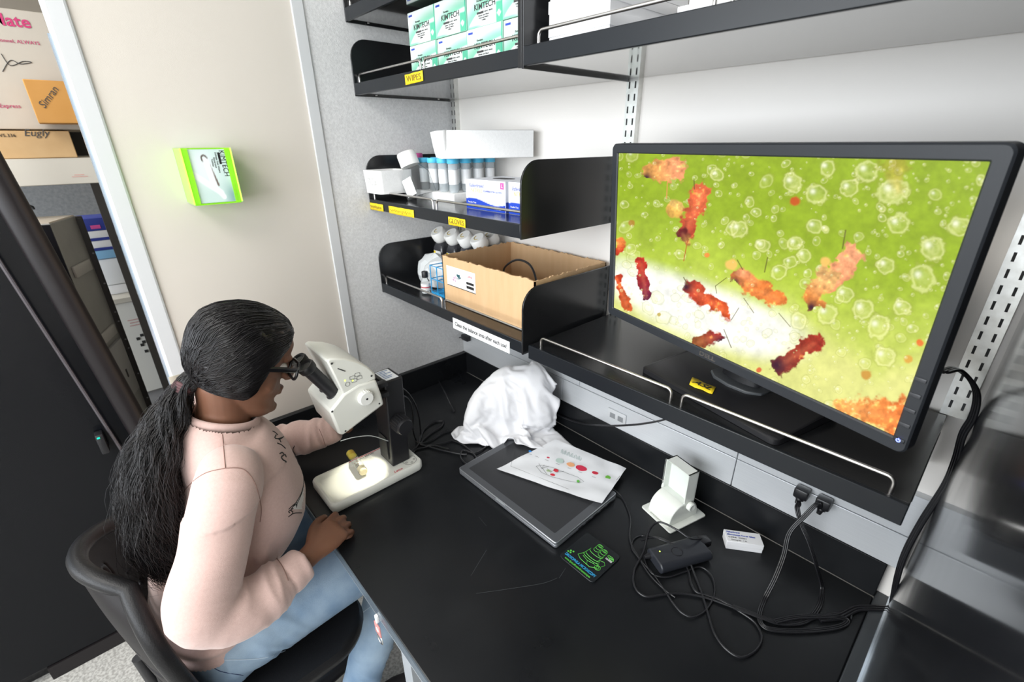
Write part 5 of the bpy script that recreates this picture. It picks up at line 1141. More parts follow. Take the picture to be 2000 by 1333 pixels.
build('latch', MB().bb(-.335, -.30, lt.y - .008, lt.y + .012, lt.z - .05, lt.z + .02, .004), M_bplastic, post, True); build('latch_light', MB().bb(-.30, -.299, lt.y - .004, lt.y + .003, lt.z + .008, lt.z + .013), mat('teal_led', (.0, .3, .2), .4, emit=(0, .6, .35), estr=1), post, True)
def py_(z): return top_.y + (bot_.y - top_.y) * (top_.z - z) / (top_.z - bot_.z)
build('door', MB().prism([(-1.515, .058), (-1.75, .058), (-1.75, zc), (py_(zc) - .02, zc), (py_(.058) - .02, .058)], -.372, -.338), M_gdoor, bc, True, bev=.002)
build('body', MB().prism([(-1.515, .0), (-1.75, .0), (-1.75, zc), (py_(zc) - .06, zc), (py_(.0) - .06, .0)], -.44, -.374), M_bgloss, bc, True)
build('kick_plate', MB().bb(-.350, -.332, -1.513, py_(.03) - .05, .0, .055), M_fr, bc, True)

# ================================================================== CHAIR
ch = thing('lab_chair', 'black moulded plastic lab chair on which the woman sits', 'chair', (.36, -.99, 0))
M_chair = mat('chair_plastic', (.009, .009, .010), .40, spec=.35, bump=.25, bscale=420); M_chairl = mat('chair_dull', (.012, .0105, .011), .55, spec=.25, bump=.15, bscale=700)
CXc = .373
def back_pt(a, b):   # a across -1..1, b up 0..1
    k = (1 - min(1, max(0, (b - .55) / .45)) ** 3.0 * .42) * (1 - min(1, max(0, (.35 - b) / .35)) ** 2.2 * .15)
    return Vector((CXc + a * .20 * k, -1.160 - .042 * b + .062 * a * a, .540 + .370 * b - .03 * abs(a) ** 2.5 * b))
na, nb = 44, 40; mb = MB(); P = [[back_pt(-1 + 2 * i / na, j / nb) for j in range(nb + 1)] for i in range(na + 1)]
def hole(a, b):
    if abs(b - .74) < .065 and abs(a) < .30: return True
    for (bc, shift) in ((.56, 0), (.42, .5), (.28, 0)):
        if abs(b - bc) < .021:
            for c_ in (-.62, -.22, .18, .58):
                if abs(a - c_ - shift * .2) < .12: return True
    return False
o_ = len(mb.v); 
for r in P: mb.v += [tuple(p) for p in r]
for i in range(na):
    for j in range(nb):
        if hole(-1 + 2 * (i + .5) / na, (j + .5) / nb): continue
        mb.f.append((i * (nb + 1) + j, (i + 1) * (nb + 1) + j, (i + 1) * (nb + 1) + j + 1, i * (nb + 1) + j + 1))
o = build('backrest', mb, M_chairl, ch, True, smooth=60); md = o.modifiers.new('s', 'SOLIDIFY'); md.thickness = .016; md.offset = 0
rim = [back_pt(-1, j / 20) for j in range(20)] + [back_pt(-1 + 2 * i / 20, 1) for i in range(20)] + [back_pt(1, 1 - j / 20) for j in range(20)] + [back_pt(1 - 2 * i / 20, 0) for i in range(20)]
build('rim', MB().tube(rim, .0165, 12, closed=True), M_chair, ch, True, smooth=80)
hr_ = [back_pt(.30 * math.cos(t_), .74 + .068 * math.sin(t_)) for t_ in [k * PI / 12 for k in range(24)]]
hr_ = [back_pt(x, .74 + y) for x, y in rrect(.60, .135, .066, 5)]
build('handle', MB().tube(hr_, .0085, 10, closed=True), M_chair, ch, True, smooth=80)
# seat pan
n = 40; rings = []
def seat_ring(s, z): return [(CXc + s * x, -.945 + s * y + (.0), z) for x, y in rrect(.45, .40, .11, 9)]
vs, fs = frame_rings([seat_ring(.90, .455), seat_ring(1.0, .468), seat_ring(1.02, .488), seat_ring(.985, .503), seat_ring(.92, .503), seat_ring(.6, .493), seat_ring(.1, .489)])
n = len(seat_ring(1, 0)); build('seat', MB().add(vs, fs + [tuple(range(n))[::-1], tuple(range(6 * n, 7 * n))]), M_chair, ch, True, smooth=60)
build('back_support', MB().tube([(CXc, -1.02, .455), (CXc, -1.15, .45), (CXc, -1.185, .49), (CXc, -1.190, .60)], [.012] * 4, 10, flat=(1, (0, 1, 0))), M_bplastic, ch, True)
for s in (-1, 1): build('side_support', MB().tube(crom([(CXc + s * .17, -.98, .47), (CXc + s * .195, -1.10, .50), (CXc + s * .19, -1.13, .58)], 6), .014, 10), M_chair, ch, True)
build('gas_lift', MB().lathe([(.025, .09), (.025, .30), (.016, .30), (.016, .45), (.05, .455), (0, .455)], (CXc, -.96, 0), None, 20), M_bplastic, ch, True)
build('foot_ring', MB().tube([(CXc + .22 * math.cos(a), -.96 + .22 * math.sin(a), .22) for a in [k * PI / 20 for k in range(40)]], .011, 10, closed=True), M_steel, ch, True)
for k in range(5):
    a = k * 2 * PI / 5 + .5; c_, s_ = math.cos(a), math.sin(a)
    l = build('leg', MB().tube([(CXc, -.96, .10), (CXc + .15 * c_, -.96 + .15 * s_, .085), (CXc + .29 * c_, -.96 + .29 * s_, .065)], [.026, .022, .016], 10), M_bplastic, ch, True)
    build('caster', MB().lathe([(0, -.016), (.028, -.014), (.030, -.003), (.030, .003), (.028, .014), (0, .016)], (CXc + .29 * c_, -.96 + .29 * s_, .0305), Matrix.Rotation(PI / 2, 3, 'X') @ Matrix.Rotation(.7, 3, 'Y'), 20), M_bplastic, l, True)

# ================================================================== WOMAN
pr = thing('person', 'seated woman in a pale pink sweatshirt looking into the microscope', 'person', (.37, -.98, 0))
M_skin = mat('brown_skin', (.150, .068, .040), .50, col2=(.185, .085, .050), nscale=18, bump=.05, bscale=500, sss=.08, spec=.4)
HC = Vector((.365, -.838, 1.212)); PITCH = math.radians(-25); HR = Matrix.Rotation(PITCH, 3, 'X')
def hd_(x, y, z): return HC + HR @ Vector((x, y, z))
def interp(tab, z):
    for (a, b) in zip(tab[:-1], tab[1:]):
        if z <= b[0]:
            t_ = (z - a[0]) / (b[0] - a[0]); t_ = t_ * t_ * (3 - 2 * t_) * .4 + t_ * .6; return [a[k] + (b[k] - a[k]) * t_ for k in range(1, len(a))]
    return list(tab[-1][1:])
# z, front y, back y, half width, squareness
HT = [(-.122, .052, .010, .018, 2.0), (-.116, .074, .000, .030, 2.2), (-.104, .083, -.012, .040, 2.3), (-.090, .082, -.028, .048, 2.3), (-.074, .076, -.046, .054, 2.4), (-.060, .083, -.062, .058, 2.4), (-.048, .084, -.074, .061, 2.4), (-.036, .080, -.084, .064, 2.4),
      (-.015, .078, -.093, .067, 2.4), (.008, .074, -.098, .070, 2.4), (.028, .086, -.100, .072, 2.3), (.055, .089, -.099, .073, 2.2), (.080, .078, -.090, .067, 2.1), (.098, .058, -.072, .053, 2.0), (.110, .030, -.045, .034, 2.0), (.116, .004, -.012, .010, 2.0)]
NH = 40; rings = []; nz = 46
for i in range(nz):
    z = -.122 + .238 * i / (nz - 1); f_, b_, w_, sq_ = interp(HT, z); yc = (f_ + b_) / 2; ry = (f_ - b_) / 2
    rg = []
    for k in range(NH):
        th = 2 * PI * k / NH; c_, s_ = math.cos(th), math.sin(th)
        x = w_ * math.copysign(abs(c_) ** (2 / sq_), c_); y = ry * math.copysign(abs(s_) ** (2 / 2.15), s_)
        if y > 0: x *= 1 - .16 * (y / ry) ** 2
        rg.append(Vector((x, yc + y, z)))
    rings.append(rg)
headm = MB().add([v for r in rings for v in r], [(k * NH + i, k * NH + (i + 1) % NH, (k + 1) * NH + (i + 1) % NH, (k + 1) * NH + i) for k in range(nz - 1) for i in range(NH)] + [tuple(range(NH))[::-1], tuple(range((nz - 1) * NH, nz * NH))])
hv = [Vector(v) for v in headm.v]; bvh_head = BVHTree.FromPolygons(hv, headm.f)
# nose, lips, brows, ears
headm.tube([(0, .080, .026), (0, .090, .006), (0, .101, -.014), (0, .100, -.024), (0, .088, -.030)], [.006, .0075, .0105, .0110, .008], 12)
for s in (-1, 1):
    headm.tube([(s * .012, .080, -.014), (s * .0135, .090, -.021), (s * .010, .085, -.028)], [.005, .0078, .005], 10)
    headm.tube([(s * .010, .084, .022), (s * .030, .079, .027), (s * .048, .064, .024)], [.006, .0075, .006], 10)
    headm.tube([(s * .036, .050, -.020), (s * .038, .042, -.038), (s * .036, .028, -.058)], [.014, .021, .018], 12)
    headm.tube([(s * .068, .000, .014), (s * .076, -.008, .018), (s * .078, -.012, .000), (s * .072, -.004, -.022), (s * .068, .002, -.026)], [.006, .009, .008, .006, .004], 10)
headm.tube([(-.024, .070, -.054), (-.012, .085, -.0515), (0, .090, -.0525), (.012, .085, -.0515), (.024, .070, -.054)], [.003, .0052, .0060, .0052, .003], 10)
headm.tube([(-.021, .069, -.058), (-.010, .083, -.063), (0, .088, -.0645), (.010, .083, -.063), (.021, .069, -.058)], [.003, .0056, .0068, .0056, .003], 10)
headm.tube([(-.012, .068, -.100), (0, .078, -.102), (.012, .068, -.100)], [.012, .015, .012], 12)
body = MB(); world_mb(headm, hd_); body.add(headm.v, headm.f)
NB = Vector((.36, -.925, 1.075))
body.tube([NB + Vector((0, .005, -.04)), NB + Vector((0, .012, 0)), Vector((.362, -.895, 1.125)), hd_(0, -.030, -.055), hd_(0, -.030, -.02)], [.060, .054, .0520, .0520, .050], 24)
FR = (1, (0, 1, 0))
body.tube(crom([(.36, -1.035, .54), (.36, -1.03, .60), (.36, -1.02, .70), (.36, -.98, .82), (.36, -.925, .92), (.36, -.915, 1.0), (.36, -.92, 1.05), (.36, -.92, 1.08)], 3), [(a, b) for a, b in [(.085, .14)] * 3 + [(.085, .135)] * 3 + [(.08, .12)] * 3 + [(.085, .13)] * 3 + [(.09, .13)] * 3 + [(.08, .12)] * 3 + [(.055, .08)] * 3 + [(.045, .05)]], 26, flat=FR)
ARM_R = [(.520, -.945, 1.032), (.558, -1.000, .935), (.592, -1.048, .842), (.598, -.995, .803), (.583, -.925, .797), (.565, -.862, .798)]
ARM_L = [(.200, -.930, 1.025), (.150, -.895, .935), (.108, -.855, .845), (.130, -.780, .838), (.172, -.690, .846), (.208, -.618, .862)]
for A in (ARM_R, ARM_L):
    body.tube(crom(A, 4), [.045] * 5 + [.042] * 4 + [.038] * 4 + [.036] * 4 + [.028] * 3 + [.025], 16)
def hand(mb, wrist, d, up, thumb, curl, scale=1.0, spread=.0, tcurl=0.4):
    d = Vector(d).normalized(); up = Vector(up); up = (up - d * up.dot(d)).normalized(); s = Vector(thumb); s = (s - d * s.dot(d) - up * s.dot(up)).normalized(); w_ = Vector(wrist); k = scale
    mb.tube([w_ - d * .03, w_, w_ + d * .022 * k, w_ + d * .05 * k, w_ + d * .078 * k, w_ + d * .088 * k], [(.019, .024), (.0185, .025), (.0175, .032 * k), (.0155, .038 * k), (.0125, .038 * k), (.009, .034 * k)], 18, flat=(1, tuple(up)))
    tips = []
    for i in range(4):
        off = (.027 - .018 * i) * k; L_f = [.95, 1.02, .96, .78][i] * k; base = w_ + d * (.082 - .004 * abs(i - 1.2)) * k + s * off
        pts = [base - d * .02 * k, base]; ang_ = 0; dirx = (d + s * spread * (1.5 - i)).normalized(); p = base
        for ph, (ln, cu) in enumerate(zip((.043, .027, .021), curl)):
            ang_ += cu * (1 + .06 * i); q = dirx * math.cos(ang_) - up * math.sin(ang_); p = p + q * ln * L_f; pts.append(p)
        q = crom(pts, 5); m_ = len(q)
        r0 = [.0098, .0100, .0095, .0084][i] * k; mb.tube(q, [r0 * (1 - .26 * j / m_) * (1.04 if j % 5 == 0 else 1) for j in range(m_)], 12)
        mb.lathe([(0, -.0075 * k), (.004 * k, -.0062 * k), (.0072 * k, -.002 * k), (.0072 * k, .002 * k), (.004 * k, .0062 * k), (0, .0075 * k)], q[-1], None, 10); tips.append((q[-1], q[-1] - q[-3]))
    b = w_ + d * .018 * k + s * .018 * k
    pts = [b, b + (d * .72 + s * .55 - up * .22).normalized() * .038 * k]
    pts.append(pts[-1] + (d * .85 + s * .30 - up * tcurl).normalized() * .030 * k); pts.append(pts[-1] + (d * .92 - s * .05 - up * tcurl * 1.3).normalized() * .024 * k)
    q = crom(pts, 5); m_ = len(q); mb.tube(q, [(.0155 - .0068 * j / m_) * k for j in range(m_)], 12); mb.lathe([(0, -.008 * k), (.006 * k, -.005 * k), (.008 * k, 0), (.006 * k, .005 * k), (0, .008 * k)], q[-1], None, 10)
    return tips
hand(body, (.556, -.838, .800), (-.40, .92, .04), (.35, .25, .90), (-.9, -.2, .35), (.42, 1.05, .85), .95, .10, .25)
hand(body, (.222, -.600, .880), (.12, .15, .98), (-.90, .2, .10), (.2, -.95, .1), (.35, .6, .4), .92, .08, .3)
# legs under the jeans (slim) and feet
LEG_R = [(.440, -1.035, .590), (.455, -.93, .592), (.468, -.78, .600), (.474, -.655, .590), (.480, -.640, .50), (.486, -.70, .36), (.490, -.765, .22), (.492, -.800, .12)]
LEG_L = [(.285, -1.035, .590), (.270, -.93, .592), (.258, -.78, .600), (.252, -.655, .590), (.250, -.640, .50), (.262, -.70, .36), (.275, -.765, .22), (.280, -.800, .12)]
for G in (LEG_R, LEG_L): body.tube(crom(G, 3), [.075] * 4 + [.066] * 4 + [.055] * 4 + [.048] * 4 + [.042] * 3 + [.035] * 2 + [.032], 14)
bme = ev_mesh(body, [('REMESH', dict(mode='VOXEL', voxel_size=.0032, use_smooth_shade=True)), ('SMOOTH', dict(factor=.5, iterations=6))])
bo = link('body', bme, M_skin, pr, True, smooth=180)
# lips, eyes
M_lip = mat('lips', (.17, .050, .040), .4)
for s in (-1, 1):
    e = build('eye', MB().lathe([(0, -.0115), (.006, -.0098), (.0105, -.005), (.0115, 0), (.0105, .005), (.006, .0098), (0, .0115)], hd_(s * .031, .0665, .006), None, 20), mat('eye_white', (.75, .72, .70), .2), pr, True)
    build('iris', MB().lathe([(.0052, 0), (.004, .0012), (0, .0016)], hd_(s * .031, .0772, .004), Vector((0, 0, 1)).rotation_difference(HR @ Vector((0, 1, -.15))).to_matrix(), 16), M_ink, e, True)
# glasses
gl = MB()
for s in (-1, 1):
    ringp = [hd_(s * .034 + x, .094 - .10 * abs(s * .034 + x) ** 1.3, .004 + z) for x, z in rrect(.052, .040, .015, 6)]
    gl.tube(ringp, .0034, 8, closed=True)
    gl.tube([hd_(s * .060, .091, .012), hd_(s * .069, .083, .012), hd_(s * .074, .05, .012), hd_(s * .080, -.002, .010)], [(.0062, .0026)] * 4, 8, flat=(1, tuple(HR @ Vector((0, 0, 1)))))
gl.tube([hd_(-.010, .094, .010), hd_(0, .098, .013), hd_(.010, .094, .010)], .0024, 8)
g_ = build('glasses', gl, M_bgloss, pr, True, smooth=80)
for s in (-1, 1):
    ringp = [hd_(s * .034 + x, .0935 - .10 * abs(s * .034 + x) ** 1.3, .004 + z) for x, z in rrect(.050, .038, .014, 6)]
    m_ = len(ringp); build('lens', MB().add(ringp + [p + HR @ Vector((0, .0012, 0)) for p in ringp], [tuple(range(m_)), tuple(range(m_, 2 * m_))[::-1]] + [(i, (i + 1) % m_, m_ + (i + 1) % m_, m_ + i) for i in range(m_)]), M_glass, g_, True)

# ---- hair
M_hair = mat('black_hair', (.005, .0045, .005), .27, col2=(.011, .0095, .0105), nscale=40, spec=.6, bump=.15, bscale=300)
HO = Vector((0, -.008, .005)); TIE = Vector((0, -.098, -.068))
def rhead(d):
    h = bvh_head.ray_cast(HO, d, .4)[0]; return (h - HO).length if h else .1
FA = Vector((0, .93, -.36)).normalized()
def hair_r(d):
    R_ = rhead(d); p = HO + d * R_; ang_ = math.degrees(d.angle(FA)); 
    s1 = (ang_ - 64 + 4 * abs(d.x) - 2 * d.z) / 57.3 * .1; s2 = p.z + .062 + .10 * min(0, p.y) - 1.0 * max(0, p.y)
    s1 += .006; s2 += .006; s_ = s1 + s2 - math.sqrt(s1 * s1 + s2 * s2) - .002; t_ = -.006 + .021 * (1 - math.exp(-max(0, s_ + .004) / .011)) if s_ > -.02 else -.02
    return R_ + t_, s_
P = []
for i in range(97):
    row = []
    for j in range(61):
        th = i / 96 * 2 * PI; ph = j / 60 * PI; d = Vector((math.sin(ph) * math.cos(th), math.sin(ph) * math.sin(th), math.cos(ph)))
        if ph < .001 or ph > PI - .001: d = Vector((0.0001, 0, math.cos(ph))).normalized()
        r, s_ = hair_r(d); r += (.003 * noise.noise(d * 9) + .0035 * noise.noise(Vector((d.x * 5, d.y * 5 + d.z * 9, d.z * 4)) * 1.6)) * (1 if s_ > 0 else 0)
        row.append(hd_(*(HO + d * r)))
    P.append(row)
hb = build('hair', MB().grid(P), M_hair, pr, True, smooth=180)
hs = MB(); td = (TIE - HO).normalized(); rnd = random.Random(5)
def slerp(a, b, t_):
    w_ = a.angle(b); 
    if w_ < 1e-4: return a.copy()
    return (a * math.sin((1 - t_) * w_) + b * math.sin(t_ * w_)) / math.sin(w_)
cnt = 0
while cnt < 3400:
    d = Vector((rnd.gauss(0, 1), rnd.gauss(0, 1), rnd.gauss(0, 1))).normalized()
    R_, s_ = hair_r(d)
    if s_ < -.004 or d.angle(td) < .35: continue
    if s_ > .030 and rnd.random() < .60: continue
    lift = rnd.uniform(.0004, .0022) + .0045 * abs(noise.noise(d * 3.3 + Vector((9, 2, 4)))); wph = rnd.uniform(0, 6.28) ; wf = rnd.uniform(14, 20); n_ = 22; q = []
    side = d.cross(td).normalized()
    for k in range(n_):
        t_ = k / (n_ - 1); e = slerp(d, td, t_); side2 = e.cross(td); side2 = side2.normalized() if side2.length > .05 else side
        e = (e + side2 * (.030 * math.sin(wf * t_ + 5 * noise.noise(d * 2.0) + wph * .10) * math.sin(PI * t_) * 1.5)).normalized()
        rr_, s2_ = hair_r(e); endr = (TIE - HO).length + .012 * (rnd.random() if k == n_ - 1 else .5)
        r = rr_ + lift * math.sin(PI * min(1, t_ * 1.3 + .12)) ; bl = max(0, (t_ - .82) / .18); r = r * (1 - bl) + min(r, endr) * bl
        q.append(hd_(*(HO + e * r)))
    ra = rnd.uniform(.0005, .0009); hs.tube(q, [ra * (.45 + .55 * min(1, 6 * k / n_)) for k in range(n_)], 3, caps=False); cnt += 1
stuff(build('hair_strand', hs, M_hair, hb, True, smooth=180))
# pony tail
tie_w = hd_(*TIE); PT = [hd_(0, -.078, -.040), tie_w, Vector((.368, -1.000, 1.128)), Vector((.380, -1.047, 1.060)), Vector((.390, -1.072, .970)), Vector((.398, -1.075, .885)), Vector((.402, -1.066, .815)), Vector((.40, -1.050, .765))]
pr_ = [.020, .0165, .038, .047, .054, .054, .044, .020]
q = crom(PT, 6); m_ = len(q); rr_ = [pr_[min(6, int(k / 6))] + (pr_[min(7, int(k / 6) + 1)] - pr_[min(6, int(k / 6))]) * ((k % 6) / 6) for k in range(m_)]
pt = build('ponytail', MB().tube(q, [(r * .72, r * .95) for r in rr_], 20, flat=(1, (0, 1, 0))), M_hair, pr, True, smooth=180)
hs = MB()
def pt_frame(t_):
    f_ = t_ * (m_ - 1); i = min(int(f_), m_ - 2); a = f_ - i; p = q[i].lerp(q[i + 1], a); tn = (q[i + 1] - q[i]).normalized(); u_ = Vector((1, 0, 0)); u_ = (u_ - tn * u_.dot(tn)).normalized(); return p, tn, u_, tn.cross(u_), rr_[i] + (rr_[i + 1] - rr_[i]) * a
fr_ = [pt_frame(k / 43) for k in range(44)]
for c_ in range(3000):
    a0_ = rnd.uniform(0, 2 * PI); rad = rnd.random() ** .33 * 1.10; nn_ = rnd.choice([44, 44, 42, 38, 34]); wph = a0_ * 4 + rnd.uniform(-.5, .5); wf = 46 + 10 * noise.noise(Vector((math.cos(a0_) * 1.5, math.sin(a0_) * 1.5, 3))) + rnd.uniform(-1.5, 1.5); am = rnd.uniform(.0030, .0058); fl_ = rnd.random() < .16; pts = []
    for k in range(nn_):
        t_ = k / 43; p, tn, u_, v_, r = fr_[k]; a_ = a0_ + .35 * math.sin(t_ * 4 + c_ % 5); rz = rad * (1 + .16 * math.sin(t_ * 9 + (c_ % 13))) * (1 + ((.32 + .28 * math.sin(t_ * 20 + c_)) if fl_ else 0) * t_)
        w1 = am * math.sin(wf * t_ + wph) * min(1, t_ * 5); w2 = am * math.cos(wf * t_ + wph) * min(1, t_ * 5)
        g_1 = Vector((rnd.gauss(0, .0004), rnd.gauss(0, .0004), 0)) * (1 + 2 * t_)
        pts.append(p + u_ * (math.cos(a_) * r * rz * 1.08 + w1) + v_ * (math.sin(a_) * r * rz * .82 + w2) + g_1)
    ra = rnd.uniform(.0004, .0008) * (.6 if fl_ else 1); hs.tube(pts, [ra * (1 - .6 * k / nn_) for k in range(nn_)], 3, caps=False)
stuff(build('hair_strand', hs, M_hair, pt, True, smooth=180))
tm = MB()
for k in range(4):
    dn = (PT[2] - PT[0]).normalized(); c_ = tie_w + dn * (.0045 * k - .008); u_ = Vector((1, 0, 0)); v_ = dn.cross(u_)
    tm.tube([c_ + u_ * (.0185 * math.cos(a)) + v_ * (.0165 * math.sin(a)) + Vector((0, 0, .0015 * math.sin(3 * a + k))) for a in [j * PI / 12 for j in range(24)]], .0036, 8, closed=True)
build('hair_tie', tm, mat('brown_tie', (.085, .035, .038), .7), pr, True, smooth=80)

# ---- sweatshirt
M_sweat = mat('pink_fleece', (.52, .355, .315), .85, col2=(.57, .40, .36), nscale=200, bump=.25, bscale=1100, sheen=.35)
sw = MB()
tp_ = crom([(.362, -1.040, .572), (.362, -1.040, .62), (.362, -1.028, .70), (.362, -.985, .79), (.362, -.915, .875), (.362, -.905, .965), (.362, -.915, 1.035), (.362, -.918, 1.075), (.362, -.908, 1.108)], 4)
tr_ = [(.106, .168), (.112, .170), (.112, .160), (.128, .158), (.136, .165), (.116, .168), (.094, .150), (.078, .108), (.064, .070)]
rl = []
for k in range(len(tp_)):
    f_ = k / 4; i = min(int(f_), 7); a = f_ - i; rl.append((tr_[i][0] * (1 - a) + tr_[i + 1][0] * a, tr_[i][1] * (1 - a) + tr_[i + 1][1] * a))
sw.tube(tp_, rl, 40, flat=FR)
def sleeve(A, rs_): 
    q = crom(A, 5); n_ = len(q); out = []
    for k in range(n_):
        f_ = k / (n_ - 1) * (len(rs_) - 1); i = min(int(f_), len(rs_) - 2); out.append(rs_[i] + (rs_[i + 1] - rs_[i]) * (f_ - i))
    sw.tube(q, out, 24)
sleeve([(.47, -.93, 1.045)] + ARM_R, [.052, .062, .061, .060, .055, .047, .038])
sleeve([(.25, -.925, 1.04)] + ARM_L, [.052, .062, .058, .055, .052, .045, .036])
sme = ev_mesh(sw, [('REMESH', dict(mode='VOXEL', voxel_size=.0045, use_smooth_shade=True)), ('SMOOTH', dict(factor=.6, iterations=14))])
# folds: ridges radiating from the inner elbow and around the waist
co = np.zeros(len(sme.vertices) * 3); sme.vertices.foreach_get('co', co); co = co.reshape(-1, 3); no = np.zeros(len(sme.vertices) * 3); sme.vertex_normals.foreach_get('vector', no); no = no.reshape(-1, 3)
def axis_pos(A):
    A = np.array(A); best = np.full(len(co), 9.); tt = np.zeros(len(co)); L0 = 0
    for p, q_ in zip(A[:-1], A[1:]):
        dv_ = q_ - p; l_ = np.linalg.norm(dv_); t_ = np.clip(((co - p) @ dv_) / (l_ * l_), 0, 1); d_ = np.linalg.norm(co - p - t_[:, None] * dv_, axis=1); m__ = d_ < best; best[m__] = d_[m__]; tt[m__] = L0 + t_[m__] * l_; L0 += l_
    return tt, best, L0
disp = np.zeros(len(co))
for A, sd in ((ARM_R, 1), (ARM_L, 2)):
    t_, d_, L0 = axis_pos(A); el = .27; mask = (d_ < .075) * np.exp(-((t_ - el - .10) / .12) ** 2) * np.clip((t_ - .08) / .1, 0, 1)
    ph = (t_ * 170 + 22 * co[:, 2] * 1.2 + 30 * co[:, 0] * .8) ; nz_ = np.array([noise.noise(Vector(p * 12)) for p in co]); disp += mask * .0042 * np.array([1 - 2.6 * abs(noise.noise(Vector((tv * 34 + p[0] * 10, p[2] * 9, p[1] * 5 + sd)))) for tv, p in zip(t_, co)])
    cuff = np.clip((t_ - (L0 - .045)) / .004, 0, 1) * (d_ < .06); disp += -.0030 * np.exp(-((t_ - (L0 - .045)) / .004) ** 2) * (d_ < .06)
nzs = np.array([noise.noise(Vector((p[0] * 7, p[1] * 7, p[2] * 13))) for p in co]); disp += .0075 * nzs * (co[:, 2] < 1.0)
tor = (np.abs(co[:, 0] - .36) < .2) & (co[:, 2] < .68); disp += np.where(tor & (co[:, 2] < .625), -.0030, 0) + np.where(tor & (co[:, 2] < .615), .0007 * np.sin(np.arctan2(co[:, 1] + 1.055, co[:, 0] - .362) * 110), 0)
waist = np.exp(-((co[:, 2] - .66) / .05) ** 2) * (np.abs(co[:, 0] - .36) < .19); disp += waist * .004 * np.sin(co[:, 2] * 150 + 3 * nzs + co[:, 0] * 9)
co2 = co + no * disp[:, None]; sme.vertices.foreach_set('co', co2.ravel()); sme.update()
# open neckline: drop what lies above the collar plane
bm = bmesh.new(); bm.from_mesh(sme)
cN = Vector((.362, -.905, 1.099)); nN = Vector((0, .42, 1)).normalized()
bm.verts.ensure_lookup_table(); dele = [v for v in bm.verts if (v.co - cN).dot(nN) > 0 and abs(v.co.x - .362) < .10]
bmesh.ops.delete(bm, geom=dele, context='VERTS'); bm.to_mesh(sme); 
bvh_sw = BVHTree.FromBMesh(bm)
bm.free()
so_ = link('sweatshirt', sme, M_sweat, pr, False, smooth=180); so_.data.transform(wloc(pr).inverted())
collar = []
for k in range(36):
    a = 2 * PI * k / 36; x = .362 + .064 * math.cos(a); y = -.905 + .062 * math.sin(a); z = 1.098 - .42 * (y + .905); collar.append(Vector((x, y, z)))
build('collar', MB().tube(collar, [(.0120, .0065)] * 36, 10, closed=True, flat=(1, (0, 0, 1))), M_sweat, so_, True, smooth=180)
def cast(bvh, px, py, off=.0006):
    d = ray(px, py).normalized(); h = bvh.ray_cast(CAM, d, 5)
    return None if h[0] is None else h[0] - d * off
def seam(name, px, r, m, parent, bvh, flat=None, n=6):
    q2 = []
    P2 = crom([Vector((a, b, 0)) for a, b in px], n)
    for p in P2:
        h = cast(bvh, p.x, p.y)
        if h is not None: q2.append(h)
    if len(q2) > 2: return build(name, MB().tube(q2, r, 5), m, parent, True, smooth=80)
M_seam = mat('seam_pink', (.26, .155, .13), .9)
seam('seam', [(433, 838), (437, 880), (440, 915)], .0009, M_seam, so_, bvh_sw); seam('seam', [(440, 915), (475, 917), (498, 945), (510, 990), (508, 1020)], .0009, M_seam, so_, bvh_sw)
seam('seam', [(440, 915), (400, 925), (368, 950), (345, 985)], .0008, M_seam, so_, bvh_sw)
seam('seam', [(541, 1092), (552, 1108), (563, 1135)], .0009, M_seam, so_, bvh_sw)
seam('seam', [(623, 838), (632, 860), (640, 890)], .0008, M_seam, so_, bvh_sw)
Z6 = lambda x, y: (220 + x / 2.898, 540 + y / 2.898); Z7 = lambda x, y: (130 + x / 2.857, 880 + y / 2.857)
def stroke(name, z_, pts, r=.0015): return seam(name, [z_(*p) for p in pts], r, M_ink, so_, bvh_sw)
for pts in (((905, 877), (920, 885), (935, 900)), ((925, 898), (918, 915), (935, 920), (962, 912)), ((940, 925), (955, 918), (967, 908)), ((945, 925), (952, 940)), ((932, 945), (955, 955), (978, 975)), ((945, 1005), (960, 998), (968, 1012), (955, 1025), (965, 1040), (980, 1048), (980, 1055)), ((955, 1020), (975, 1010), (982, 1025))): stroke('letter', Z6, pts, .0014)
# white shape of the printed animal along the chest edge
wpts = [(1030, 960), (1020, 985), (1035, 1015), (1050, 1060), (1075, 1100), (1082, 1160), (1070, 1220), (1045, 1270), (1010, 1320)]
stroke('outline_print', Z6, wpts, .0010)
wp = crom([Vector(Z6(*p) + (0,)) for p in wpts], 5); pm_ = MB()
for r_ in range(len(wp) - 1):
    for c_ in range(9):
        q4 = [cast(bvh_sw, wp[r_ + a].x + .8 + 2.6 * (c_ + b), wp[r_ + a].y, .0004) for a, b in ((0, 0), (0, 1), (1, 1), (1, 0))]
        if any(h is None or (h - CAM).length > 1.35 for h in q4) or max((q4[a] - q4[b]).length for a, b in ((0, 1), (1, 2), (2, 3))) > .02: break
        pm_.add(q4, [(0, 1, 2, 3)])
if pm_.v: build('white_print', pm_, mat('print_white', (.72, .70, .68), .7), so_, True, smooth=180)
for pts in (((1240, 330), (1260, 310), (1285, 290)), ((1245, 350), (1240, 340), (1265, 325)), ((1270, 310), (1285, 300), (1282, 320)), ((1238, 372), (1262, 350), (1250, 335)), ((1238, 372), (1270, 352), (1312, 350)), ((1275, 25), (1290, 60), (1310, 90), (1322, 160), (1318, 220), (1300, 270), (1280, 310))): stroke('outline_print', Z7, pts, .0010)
